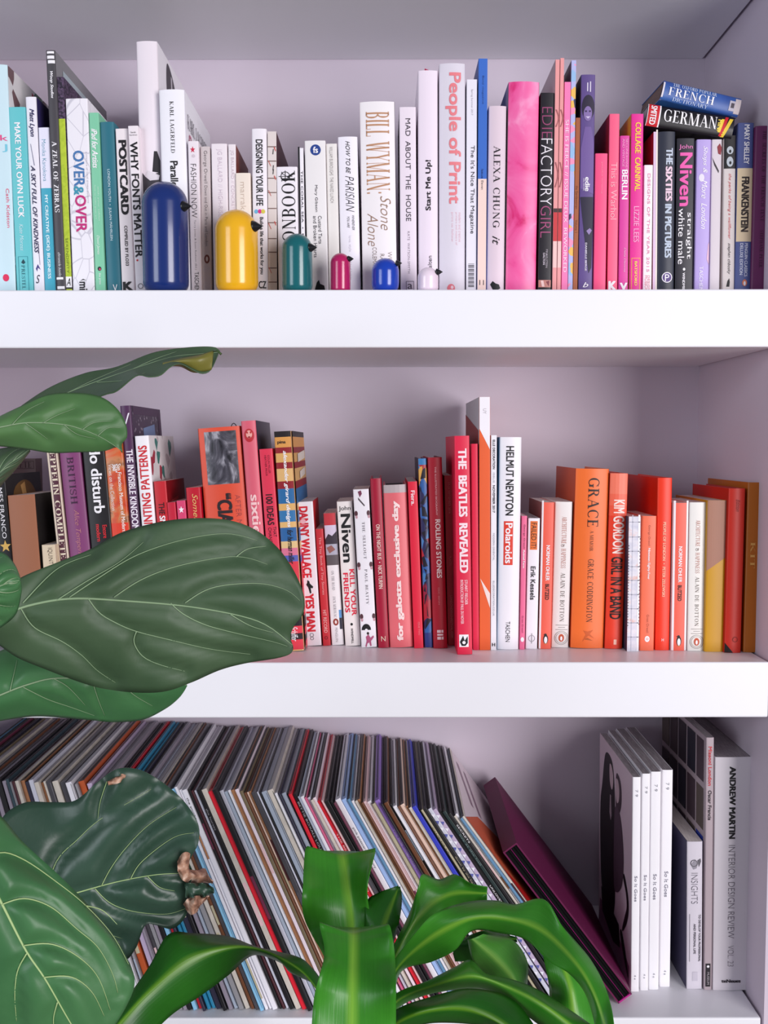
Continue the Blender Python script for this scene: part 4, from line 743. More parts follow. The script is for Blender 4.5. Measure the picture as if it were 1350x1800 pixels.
def oval(c, y):
    return [('ring', c, y, 12.5, .8, (150, 142, 138)), ('ring', c, y, 10, .8, (170, 160, 156)), ('disc', c, y, 5, 7, (196, 84, 50)), ('disc', c, y+1, 2, 4, W, .0006), ('band', y-23, y-22, (150, 142, 138), (c-.35, c+.35)), ('band', y-19, y-18, (150, 142, 138), (c-.2, c+.2)), ('band', y-15, y-14, (150, 142, 138), (c-.35, c+.35))]
BK(S, 'paperback_book', 'off-white paperback with red-brown title and oval emblem, left of the thick orange book', (976, 1007.3, 882), (969.3, 999.8, 1138.5), (234, 229, 227), 'p', None, .13,
   deco=oval(.55, 1121), text=[('ARCHITECTURE', 908, 955, .55, .26, (176, 104, 88), 's'), ('OF', 956, 961, .5, .2, (120, 90, 84), 'h'), ('HAPPINESS', 964, 998, .55, .26, (176, 104, 88), 's'), ('ALAIN DE BOTTON', 1006, 1092, .55, .24, (112, 102, 98), 's')])
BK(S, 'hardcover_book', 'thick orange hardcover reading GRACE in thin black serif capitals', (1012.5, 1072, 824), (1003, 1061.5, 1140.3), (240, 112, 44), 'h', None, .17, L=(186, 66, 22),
   text=[('GRACE', 840, 925, .55, .32, (46, 24, 20), 's'), ('A MEMOIR', 932, 968, .53, .1, (96, 44, 22), 's'), ('GRACE CODDINGTON', 982, 1093, .53, .17, (70, 34, 20), 's')],
   deco=[('poly', [(.36, 1108), (.5, 1110), (.66, 1107), (.56, 1114), (.7, 1122), (.52, 1117), (.34, 1128), (.44, 1115)], (206, 92, 38)), ('poly', [(.4, 1124), (.66, 1126), (.5, 1121)], (186, 90, 40))])
GRAD = ramp_mat('coral_fade', 'wave', 1.0, [(0.0, (230, 56, 26)), (1.0, (232, 60, 30))], 0.42)
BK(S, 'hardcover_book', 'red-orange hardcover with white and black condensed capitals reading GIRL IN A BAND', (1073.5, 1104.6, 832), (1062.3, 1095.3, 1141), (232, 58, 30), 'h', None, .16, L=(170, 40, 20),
   deco=[('band', 832, 868, (240, 120, 94)), ('band', 868, 888, (238, 102, 76)), ('band', 888, 906, (236, 84, 56)), ('band', 1124, 1133, (246, 190, 170), (.48, .64))],
   text=[('KIM GORDON', 878, 972, .55, .62, (252, 226, 218), 'b'), ('GIRL IN A BAND', 978, 1088, .52, .62, (34, 16, 14), 'b')])
BK(S, 'paperback_book', 'white book with open stitched spine and dark speckled edges', (1104.5, 1127.4, 908), (1102.3, 1122.5, 1145), (226, 222, 232), 'm', None, .13, pat=PLAIDP, L=(60, 58, 80),
   deco=[('band', y, y+1.3, (170, 168, 186), (.02, .98)) for y in (917, 943, 968, 995, 1019, 1044, 1069, 1094, 1119)] + [('band', 905, 1150, (246, 244, 248), (.8, .95)), ('band', 905, 1150, (196, 196, 212), (.3, .36))] + [('band', y, y+2, (50, 50, 66), (.0, .07)) for y in range(958, 1100, 5)] + [('band', y, y+2, (60, 60, 76), (.93, 1)) for y in range(946, 1100, 6)])
BK(S, 'paperback_book', 'soft orange paperback with small dark and white title, right of the stitched spine', (1129, 1154.6, 907), (1124, 1150, 1144), (242, 112, 78), 'p', None, .12, text=[('George Orwell', 923, 959, .5, .17, (110, 50, 40), 't'), ('Nineteen Eighty-Four', 963, 1018, .5, .2, W, 'b'), ('Great Orwell', 1080, 1112, .52, .17, (130, 60, 46), 't')], deco=[('disc', .5, 1123, 4.4, 5.5, W), ('ring', .5, 1123, 2.2, .8, (226, 110, 80))])
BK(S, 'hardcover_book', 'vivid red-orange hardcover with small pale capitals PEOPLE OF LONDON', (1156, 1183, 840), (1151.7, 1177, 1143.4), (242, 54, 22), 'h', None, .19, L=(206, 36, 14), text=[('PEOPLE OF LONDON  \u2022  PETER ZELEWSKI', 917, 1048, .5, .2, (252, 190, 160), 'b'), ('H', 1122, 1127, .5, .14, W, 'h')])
BK(S, 'paperback_book', 'coral paperback between two white edges, reading BLITZED, right of the vivid red-orange book', (1184, 1211, 884), (1178.8, 1207, 1144), (240, 96, 76), 'p', None, .13, L=(230, 220, 224), R=(230, 222, 224),
   deco=[('band', 880, 1150, (242, 232, 236), (0, .16)), ('band', 880, 1150, (242, 232, 236), (.86, 1))] + penguin(1116, 1136, .5), text=[('NORMAN OHLER', 960, 1023, .5, .24, W, 'b'), ('BLITZED', 1028, 1056, .5, .24, (60, 24, 24), 'b')])
BK(S, 'paperback_book', 'off-white paperback with red-brown title and oval emblem, left of the mustard book', (1212, 1242.3, 883), (1208.5, 1237.5, 1144.3), (232, 229, 224), 'p', None, .13,
   deco=oval(.54, 1128), text=[('ARCHITECTURE', 914, 960, .52, .24, (176, 110, 96), 's'), ('OF', 963, 968, .5, .2, (120, 90, 84), 'h'), ('HAPPINESS', 971, 1007, .52, .24, (176, 110, 96), 's'), ('ALAIN DE BOTTON', 1013, 1100, .52, .22, (118, 108, 102), 's')])
BK(S, 'hardcover_book', 'book with dusty brown top slanting into mustard yellow', (1244, 1278.5, 879.5), (1238.3, 1272.5, 1146), (200, 146, 12), 'p', None, .16, deco=[('poly', [(0, 879.7), (1, 879.7), (1, 979), (0, 1003)], (168, 120, 100), .00035)])
BK(S, 'hardcover_book', 'rust red hardcover with a faint embossed ring near its foot', (1280.5, 1312.5, 858.6), (1274.3, 1302.5, 1148), (196, 38, 20), 'h', None, .17, deco=[('poly', [(0, 1130), (0, 1150), (.5, 1150)], (26, 16, 16)), ('ring', .6, 1124, 5, 1.2, (140, 24, 14))], text=[('Edition', 878, 899, .55, .22, (140, 24, 14), 'i')])
BK(S, 'hardcover_book', 'ochre brown hardcover with gold letters at the right end of the middle shelf', (1315.5, 1341.5, 848), (1306.5, 1334, 1147), (180, 98, 20), 'h', None, .18, text=[('KIT', 952, 998, .42, .3, (214, 160, 84), 's')])
# ---------------------------------------------------------------- bottom shelf: magazines and books
S = 3
DARKGRID = ramp_mat('dark_photo_tiles', 'voronoi', 24, [(0.0, (34, 26, 36)), (0.5, (64, 48, 58)), (0.7, (30, 34, 66)), (0.85, (58, 52, 44))], 0.35, const=True)
names = ['nearest the dark purple box', 'second from the dark purple box', 'third from the dark purple box', 'nearest the small white book']
sig = (((1112, 1127, 1366), (1108.6, 1123.6, 1743.5)), ((1129, 1143.5, 1360), (1125, 1140, 1741.5)), ((1144, 1163, 1356.5), (1140.6, 1157.5, 1740)), ((1164.6, 1183, 1353.5), (1158.6, 1178.4, 1735)))
for i, (t, b_) in enumerate(sig):
    dk, dm = (26, 18, 24), (84, 66, 80)
    deco = []
    if i == 0:
        sk = (206, 184, 190)
        deco = [('side', 'L', [(.02, .9), (.02, 1), (1, 1), (.95, .86), (.5, .84)], (150, 98, 134)),
                ('side', 'L', [(.84, .11), (.78, .055), (.66, .045), (.56, .08), (.5, .2), (.47, .45), (.5, .8), (.86, .8), (.95, .6), (.96, .36), (.9, .24)], dk),
                ('side', 'L', [(.46, .1), (.38, .085), (.31, .12), (.3, .2), (.36, .26), (.46, .26)], (70, 54, 64)),
                ('side', 'L', [(.66, .09), (.6, .085), (.55, .12), (.55, .17), (.59, .2), (.65, .17)], sk), ('side', 'L', [(.46, .12), (.4, .11), (.36, .15), (.37, .2), (.42, .225), (.46, .2)], sk),
                ('side', 'L', [(.64, .235), (.6, .235), (.58, .33), (.61, .36), (.65, .33)], (176, 158, 166)), ('side', 'L', [(.6, .24), (.61, .24), (.6, .35), (.59, .35)], dk),
                ('side', 'L', [(.46, .25), (.34, .26), (.26, .34), (.22, .46), (.26, .58), (.4, .66), (.5, .64), (.5, .34)], dm),
                ('side', 'L', [(.22, .54), (.15, .58), (.12, .64), (.17, .7), (.24, .78), (.22, .79), (.12, .72), (.07, .64), (.1, .57), (.2, .51)], dk),
                ('side', 'L', [(.26, .8), (.16, .86), (.07, .94), (.08, .96), (.2, .9), (.3, .83)], dk), ('side', 'L', [(.9, .78), (.34, .8), (.3, .9), (.5, .94), (.86, .9)], dk)]
    BK(S, 'magazine', 'white magazine in the set of four, ' + names[i], t, b_, (246, 244, 248), 'p', None, .225, cat='magazine', L=(222, 204, 214) if i == 0 else None, pages=PAGES_GREY,
       text=[('So It Goes', b_[2]-205, b_[2]-160, .5, .34, (120, 118, 136), ''), ('7 9', t[2]+22, t[2]+34, .5, .3, (150, 150, 160), ''), ('4 e', b_[2]-30, b_[2]-22, .5, .24, (150, 150, 160), '')], deco=deco)
BK(S, 'hardcover_book', 'small white book with a hand emblem, reading INSIGHTS', (1208, 1235.5, 1479.5), (1206.7, 1234.5, 1739), (212, 206, 216), 'p', None, .16, L=(60, 56, 84), pages=PAGES,
   text=[('INSIGHTS', 1534, 1588, .48, .42, (120, 116, 126), 't'), ('TO DEVELOP YOUR PROFESSIONAL', 1607, 1690, .82, .14, (90, 86, 96), 'b'), ('AND PERSONAL LIFE', 1623, 1676, .5, .14, (90, 86, 96), 'b')],
   deco=[('ring', .44, 1517, 6.5, 1.4, (96, 92, 100)), ('poly', [(.24, 1520), (.5, 1510), (.72, 1516), (.6, 1526), (.4, 1528)], (150, 146, 156)), ('poly', [(.66, 1512), (.86, 1509), (.9, 1514), (.76, 1524)], (96, 92, 100)), ('label', .16, .19, 1606, 1690, (120, 116, 126)), ('label', .36, .7, 1708, 1724, (196, 190, 202))])
tiles = []
for iu in range(5):
    for iv in range(5):
        u0, v0 = .02 + iu*.195, .02 + iv*.19
        c = [(70, 54, 64), (40, 30, 40), (86, 74, 70), (30, 28, 44), (58, 44, 50)][(iu*3 + iv*2) % 5]
        if (iu, iv) == (0, 2): c = (36, 56, 150)
        tiles.append(('side', 'L', [(u0, v0), (u0+.17, v0), (u0+.17, v0+.165), (u0, v0+.165)], c))
BK(S, 'hardcover_book', 'tall mauve grey spine whose left cover shows a grid of dark photographs', (1242, 1255.2, 1296.6), (1236.8, 1252, 1740.3), (184, 168, 174), 'p', None, .235, L=(168, 152, 160), pages=PAGES_GREY,
   text=[('Missoni London', 1312, 1380, .5, .44, (206, 70, 76), 'b'), ('Oscar Francis', 1388, 1440, .5, .44, (60, 50, 58), 'b'), ('MUSEUM', 1708, 1730, .5, .3, (180, 170, 176), '')], deco=tiles + [('label', .16, .8, 1693, 1734, (40, 34, 40)), ('disc', .48, 1698, 2.4, 2.4, W, .0006)])
BK(S, 'hardcover_book', 'thick white review volume with black brush lettering at the right end of the bottom shelf', (1256.6, 1322.5, 1331), (1254, 1315.5, 1741.5), (224, 217, 223), 'p', None, .25, R=(36, 28, 40), pages=PAGES_GREY,
   text=[('ANDREW MARTIN', 1347, 1473, .48, .17, K, 'x'), ('INTERIOR DESIGN REVIEW', 1484, 1648, .48, .18, (112, 104, 114), 't'), ('VOL. 23', 1661, 1698, .48, .16, (140, 132, 142), 't'), ('teNeues', 1721, 1727, .5, .54, (60, 52, 60), 'hx')])

# dark purple slipcase with black folders at the end of the leaning row
PURP = mat((100, 22, 68), .55, .25); BLK = mat((5, 4, 7), .6, .12); MAG = mat((176, 36, 130), .4)
pt_l, pt_r = P(884, 1500, .035), P(909, 1487, .035); pb_l, pb_r = P(1087, 1766, .035), P(1109, 1752, .035)
wv = ((pt_r - pt_l) + (pb_r - pb_l))/2; lv = pt_l - pb_l
th = math.atan2(lv.x, lv.z); L_ = lv.length; w_ = .024
root = thing('slipcase', 'dark purple slipcase holding black folders, leaning at the right end of the records', 'box', (pb_l.x, .035, Z3 + .0006), None, roty=th)
D_ = .285; e = .0022
def part(nm, bx, m): return link(nm, mesh(nm, *box(*bx)), m, root)
# local x runs across the thickness; its left lower edge touches the shelf
part('side_panel', (0, e, 0, D_, 0, L_), PURP); part('side_panel', (w_-e, w_, 0, D_, 0, L_), PURP)
part('top_panel', (e, w_-e, 0, D_, L_-e, L_), PURP); part('base_panel', (e, w_-e, 0, D_, 0, e), MAG); part('back_panel', (e, w_-e, D_-e, D_, e, L_-e), PURP)  # base panel is the same purple, its bright lighting put into the colour
fw = (w_-2*e)/4
for i in range(4):
    f = part('folder', (e + i*fw + .0003, e + (i+1)*fw - .0004, .002 + .0015*(i % 2), D_-.01, e, L_-e-.001), BLK)
    link('folder_edge', mesh('folder_edge', *box(e + (i+1)*fw - .0004, e + (i+1)*fw - .0001, .001, .02, e, L_-e-.001)), MAG if i == 1 else BLK, f)

# ---------------------------------------------------------------- the leaning row of records
C_ = dict(mauve=(150, 140, 154), teal=(50, 70, 80), grey=(150, 148, 152), black=(26, 24, 28), maroon=(70, 26, 34), white=(236, 233, 240), tan=(176, 120, 82), navy=(44, 42, 62), cream=(222, 212, 200), olive=(128, 112, 84), dgrey=(78, 76, 82), orange=(186, 84, 40), lilac=(190, 172, 200), red=(222, 28, 48), sky=(140, 196, 230), cyan=(40, 132, 170), brown=(120, 72, 44), pale=(206, 206, 220), slate=(166, 176, 192), pinkw=(232, 216, 226), pink=(212, 96, 136), lblue=(160, 188, 236), steel=(96, 140, 176), rose=(226, 190, 192), purple=(146, 112, 196), beige=(190, 180, 150), blue=(50, 60, 190), green=(32, 50, 50), plum=(110, 44, 70), rust=(176, 70, 54), peach=(236, 206, 190))
CN = dict(mauve='mauve grey', teal='dark teal', grey='grey', black='black', maroon='maroon black', white='white', tan='tan', navy='dark navy', cream='cream', olive='olive brown', dgrey='dark grey', orange='burnt orange', lilac='lilac', red='bright red', sky='sky blue', cyan='cyan blue', brown='brown', pale='pale grey', slate='blue-grey', pinkw='pinkish white', pink='pink', lblue='light blue', steel='steel blue', rose='dusty pink', purple='purple', beige='beige', blue='royal blue', green='dark green', plum='plum', rust='rust red', peach='peach')
ROW = [(-104, 7, 'steel'), (-96, 7, 'green'), (-88, 7, 'plum'), (-80, 7, 'tan'), (-72, 7, 'navy'), (-64, 7, 'olive'), (-56, 7, 'white'), (-48, 7, 'cream'), (-40, 7, 'grey'), (-32, 7, 'brown'), (-24, 7, 'dgrey'), (-16, 7, 'mauve'),
 (-8, 8, 'black'), (0.5, 8.5, 'mauve'), (9.5, 5, 'teal'), (15, 5.5, 'grey'), (21, 5.5, 'maroon'), (27, 6.5, 'cream'), (34, 7, 'tan'), (42, 8, 'navy'), (51, 8.5, 'pale'), (60, 8.5, 'cream'), (69, 5, 'tan'), (74.5, 4.5, 'cream'), (80, 9.5, 'dgrey'), (90, 12, 'cream'), (103, 12, 'dgrey'), (116, 14, 'white'), (131, 4, 'grey'), (136, 14, 'orange'), (151, 9, 'lilac'),
 (161, 6, 'mauve'), (168, 6, 'dgrey'), (175, 6, 'grey'), (182, 6, 'mauve'), (189, 7, 'black'), (197, 7, 'sky'), (205, 6, 'red'), (212, 5, 'navy'), (218, 6, 'cyan'), (225, 6, 'cyan'), (232, 10, 'navy'), (243, 7, 'black'), (251, 7, 'mauve'), (259, 7, 'slate'), (267, 8, 'grey'), (276, 8, 'cream'), (285, 6, 'brown'), (292, 6.5, 'dgrey'),
 (299.5, 6, 'sky'), (306.5, 5.5, 'white'), (312.5, 5, 'white'), (318, 9.5, 'white'), (328, 5, 'black'), (333.3, 4.6, 'maroon'), (338.2, 5.6, 'pale'), (344.2, 8.6, 'black'), (353.2, 10.6, 'cream'), (364.2, 9.6, 'red'), (374.2, 8.4, 'black'), (383, 8, 'pale'), (391.4, 8.4, 'slate'), (400.2, 5.6, 'white'), (406, 5.8, 'tan'), (412.4, 7.6, 'pinkw'), (420.4, 6.4, 'olive'), (427, 4.2, 'brown'), (431.5, 4.2, 'peach'), (436, 4.4, 'tan'), (440.8, 9.4, 'dgrey'), (450.6, 3.4, 'pale'), (454.2, 3.6, 'black'), (458.2, 10.6, 'slate'), (469.4, 11.8, 'cream'), (481.6, 6, 'white'), (488, 4.2, 'navy'), (492.6, 9.2, 'slate'), (502.2, 4, 'black'), (506.4, 6.6, 'red'), (513.4, 8.6, 'black'), (522.2, 3, 'slate'), (525.6, 7.6, 'white'), (533.4, 4, 'pink'), (537.6, 6, 'pale'), (543.8, 5.2, 'cream'), (549.4, 5.8, 'pinkw'), (555.6, 8.6, 'red'), (564.6, 3, 'rose'), (568, 9.6, 'black'), (578, 6, 'black'), (584.2, 3.4, 'plum'), (588, 11, 'white'), (599.6, 10.4, 'lblue'), (610.4, 6, 'steel'), (616.8, 6, 'white'), (623.2, 5.2, 'cream'), (628.8, 5.2, 'tan'), (634.4, 4, 'brown'), (638.8, 5, 'rose'), (644.2, 7.6, 'white'), (652.2, 6, 'beige'), (659, 9.4, 'purple'), (669.4, 3.6, 'black'), (673.4, 9.6, 'brown'), (683.6, 4.4, 'black'), (688.6, 8, 'white'), (697.2, 4, 'brown'), (701.8, 9, 'peach'), (711.4, 4.2, 'tan'), (716, 6, 'cream'), (722.6, 9.4, 'blue'), (732.6, 5, 'black'), (738, 4.6, 'beige'), (743, 8.6, 'black'), (752, 8, 'pale'), (760.6, 8.4, 'lilac'), (769.4, 8.8, 'black'), (778.6, 8, 'green'), (787, 7.6, 'black'), (795, 5, 'cream'), (800.4, 5, 'white'), (805.8, 5.6, 'steel'), (811.8, 5, 'cream')]
def interp(x, tab):
    if x <= tab[0][0]: x0, y0 = tab[0]; x1, y1 = tab[1]; return y0 + (x-x0)*(y1-y0)/(x1-x0)
    for (x0, y0), (x1, y1) in zip(tab, tab[1:]):
        if x <= x1: return y0 + (y1-y0)*(x-x0)/(x1-x0)
    return y1
BOT = [(0, 118), (150, 286), (353, 520), (420, 590), (510, 688), (556, 757), (640, 846), (722, 942), (814, 1062)]
TOPY = [(-90, 1368), (0, 1372), (353, 1385), (450, 1395), (510, 1404), (640, 1410), (722, 1421), (814, 1430)]
LP, RB = .342, .020
LAND = [('red', 205, 'red sleeve beside the cyan sleeves'), ('red', 364, 'widest bright red sleeve'), ('red', 506, 'red sleeve beside lettered black one'), ('red', 555, 'red lettered sleeve'), ('orange', 136, 'burnt orange sleeve'), ('purple', 659, 'purple sleeve'), ('blue', 722, 'royal blue sleeve'), ('lblue', 599, 'light blue sleeve'), ('green', 778, 'dark green sleeve'), ('slate', 458, 'blue-grey sleeve beside the tan sleeves'), ('slate', 259, 'blue-grey sleeve above the dark leaf')]
LIDX = {}
for cn, x, ph in LAND:
    j = min(range(len(ROW)), key=lambda i: abs(ROW[i][0]-x)); LIDX[j] = ph
ORD = ['', 'first', 'second', 'third', 'fourth', 'fifth', 'sixth', 'seventh', 'eighth', 'ninth', 'tenth', 'eleventh', 'twelfth', 'thirteenth', 'fourteenth', 'fifteenth']
def rec_label(i):
    if i in LIDX: return LIDX[i] + (' leaning in the row' if len(LIDX[i].split()) < 5 else '')
    cn = ROW[i][2]
    if i < 13: return '%s record sleeve at the left end of the leaning row' % CN[cn]
    j = min(LIDX, key=lambda q: abs(q-i)); lo, hi = (i, j) if i < j else (j, i)
    k = sum(1 for q in range(lo, hi+1) if ROW[q][2] == cn and q != j)
    side = 'left' if i < j else 'right'
    if k == 1: return '%s sleeve, first such to the %s of the %s' % (CN[cn], side, LIDX[j])
    return '%s sleeve, %s such to the %s of the %s' % (CN[cn], ORD[k], side, LIDX[j])
def shade(c, k, to=(120, 116, 122), f=0.0): return tuple(int(max(0, min(255, (a*(1-f) + b*f)*k))) for a, b in zip(c, to))
TXT = {318: ('the smiths', 0, K), 513.4: ('BETTIE BOXALL LOUD', 0, (170, 168, 174)), 555.6: ('THE BEATLES 1967-1970', .12, (255, 200, 200)), 588: ('pink postcard memory', .1, K), 659: ('The lady sings blues', .1, (220, 200, 240)), 722.6: ('BORN THE WORLD OVER', .4, W), 769.4: ('UNLOVED', .34, W), 344.2: ('the horses', .05, (150, 148, 154)), 537.6: ('GAZE', .2, (150, 140, 150)), 787: ('SECRETS', .02, W), 738: ('CLUB DE LA', .05, K), 743: ('down by the harbour', .2, (190, 180, 150)), 778.6: ('live at the hall', .08, (120, 140, 140))}
prev_edge = None
for i, (x, wpx, cn) in enumerate(ROW):
    c = C_[cn]; jit = rnd.uniform(-.004, .004) if x > 0 else 0
    xt, xb = x, interp(x, BOT); ty = interp(x, TOPY)
    pt = P(xt, ty, RB); pb = P_on(xb, 1770, Z3); X0 = P(xb, 1770, RB).x
    th = -math.asin(max(-.9, min(.9, (X0 - pt.x)/LP)))
    nxt = ROW[i+1][0] if i+1 < len(ROW) else x + wpx + .5
    wid = (P(nxt, ty, RB).x - pt.x)*math.cos(th)*.95
    wid = max(.0016, min(wid, .0085))
    yb = RB + jit
    root = link('record_sleeve', None, None); root['label'] = rec_label(i); root['category'] = 'record'; root['group'] = 'record sleeves in the leaning row on the bottom shelf'
    root.location = (X0, yb, Z3 + .0004); root.rotation_euler = (0, th, 0)
    hh_ = LP + rnd.uniform(-.0035, .0015); dd = .322
    # a folded card sleeve: rounded spine, two faces, the disc visible in the open edge at the top
    r = min(.0012, wid*.45); prof = [(0, dd), (0, r)] + [(r - r*math.cos(math.pi/2*k/3), r - r*math.sin(math.pi/2*k/3)) for k in range(1, 4)] + [(wid - r + r*math.sin(math.pi/2*k/3), r - r*math.cos(math.pi/2*k/3)) for k in range(0, 4)] + [(wid, dd)]
    N = len(prof); V = [(a, b_, 0) for a, b_ in prof] + [(a, b_, hh_) for a, b_ in prof]
    Fc = [(k, k+1, N+k+1, N+k) for k in range(N-1)] + [(0, N, 2*N-1, N-1), tuple(range(N-1, -1, -1)), tuple(range(N, 2*N))]
    mi = [0]*(N-1) + [0, 0, 1]
    plastic = cn in ('pale', 'slate', 'mauve', 'grey', 'dgrey', 'cream', 'white') and x < 505
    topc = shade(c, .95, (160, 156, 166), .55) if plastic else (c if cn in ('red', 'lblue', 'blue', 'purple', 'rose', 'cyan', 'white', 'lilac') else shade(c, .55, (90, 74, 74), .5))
    sm = mat(c, .32 if plastic else .45, .45, coat=.4 if plastic else 0.0, wear=.25 if cn in ('cream', 'tan', 'olive', 'brown', 'beige', 'dgrey', 'black') else 0.0)
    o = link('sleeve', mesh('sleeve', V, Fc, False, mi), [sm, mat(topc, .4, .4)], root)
    if wid > .0032 and not plastic:   # the pocket opening along the top edge
        link('pocket_slot', mesh('pocket_slot', *box(wid*.36, wid*.64, .012, dd-.006, hh_, hh_ + .0002)), mat(shade(topc, .45), .6), root)
    if not any(abs(kx - x) < .3 for kx in TXT) and x > 0 and wid > .0028 and cn not in ('red', 'lilac', 'pale'):
        ps = mat(shade(c, .55 if sum(c) > 360 else 1.0, (190, 184, 190), 0.0 if sum(c) > 360 else .45), .5)
        q0 = rnd.random()
        if q0 < .55:       # worn fold line along one edge of the spine
            link('spine_fold', mesh('spine_fold', [(wid*.80, -.0002, .003), (wid*.90, -.0002, .003), (wid*.90, -.0002, hh_-.003), (wid*.80, -.0002, hh_-.003)], [(0, 1, 2, 3)]), ps, root)
        if q0 > .4:        # printed block on the spine
            za, zl = rnd.uniform(.05, .75)*hh_, rnd.uniform(.02, .07)
            pb_ = mat(C_[rnd.choice(['maroon', 'dgrey', 'rose', 'tan', 'slate', 'beige', 'plum', 'steel'])], .5)
            link('spine_band', mesh('spine_band', [(wid*.12, -.00025, za), (wid*.75, -.00025, za), (wid*.75, -.00025, za+zl), (wid*.12, -.00025, za+zl)], [(0, 1, 2, 3)]), pb_, root)
    for kx, (s_, v0, colr) in TXT.items():
        if abs(kx - x) < .3:
            ln = min(LP*.4, .0030*len(s_)*(1.5 if s_.isupper() else 1.1)); z0 = hh_*(1 - v0) - .012; H = wid*.42
            put_text(s_, 'f', lambda u, v, z0=z0, ln=ln, H=H, wid=wid: (wid/2 - H/2 + H*v, -.0003, z0 - ln*u), mat(colr), root)
    if cn == 'lilac' and x > 700 or abs(x-752) < .3:      # scalloped print
        for q in range(26):
            z0 = hh_ - .008 - q*.0112
            link('scallop', mesh('scallop', [(wid*.1, -.0003, z0), (wid*.9, -.0003, z0-.003), (wid*.2, -.0003, z0-.0065)], [(0, 1, 2)]), mat((92, 98, 170) if q % 2 else (240, 238, 248)), root)
    if abs(x-811.8) < .3:      # picture cover of the last record in the row, facing right
        PR = mat((222, 206, 214), .4)
        link('cover_picture', mesh('cover_picture', [(wid+.0003, .004, .005), (wid+.0003, dd-.002, .005), (wid+.0003, dd-.002, hh_-.004), (wid+.0003, .004, hh_-.004)], [(0, 1, 2, 3)]), PR, root)
        link('cover_picture', mesh('cover_picture', [(wid+.0006, .0045, hh_-.004), (wid+.0006, .0045, hh_*.4), (wid+.0006, .10, hh_*.4), (wid+.0006, .16, hh_*.62), (wid+.0006, .10, hh_*.86)], [(0, 1, 2, 3, 4)]), mat((206, 96, 66), .4), root)
        link('cover_picture', mesh('cover_picture', [(wid+.0009, .0046, hh_*.72), (wid+.0009, .0046, hh_*.4), (wid+.0009, .07, hh_*.4)], [(0, 1, 2)]), mat((196, 34, 34), .4), root)
        for zz in (.82, .88):
            link('cover_picture', mesh('cover_picture', [(wid+.0007, .12, hh_*zz), (wid+.0007, .28, hh_*(zz+.06)), (wid+.0007, .28, hh_*(zz+.08)), (wid+.0007, .12, hh_*(zz+.02))], [(0, 1, 2, 3)]), mat((150, 120, 140), .4), root)
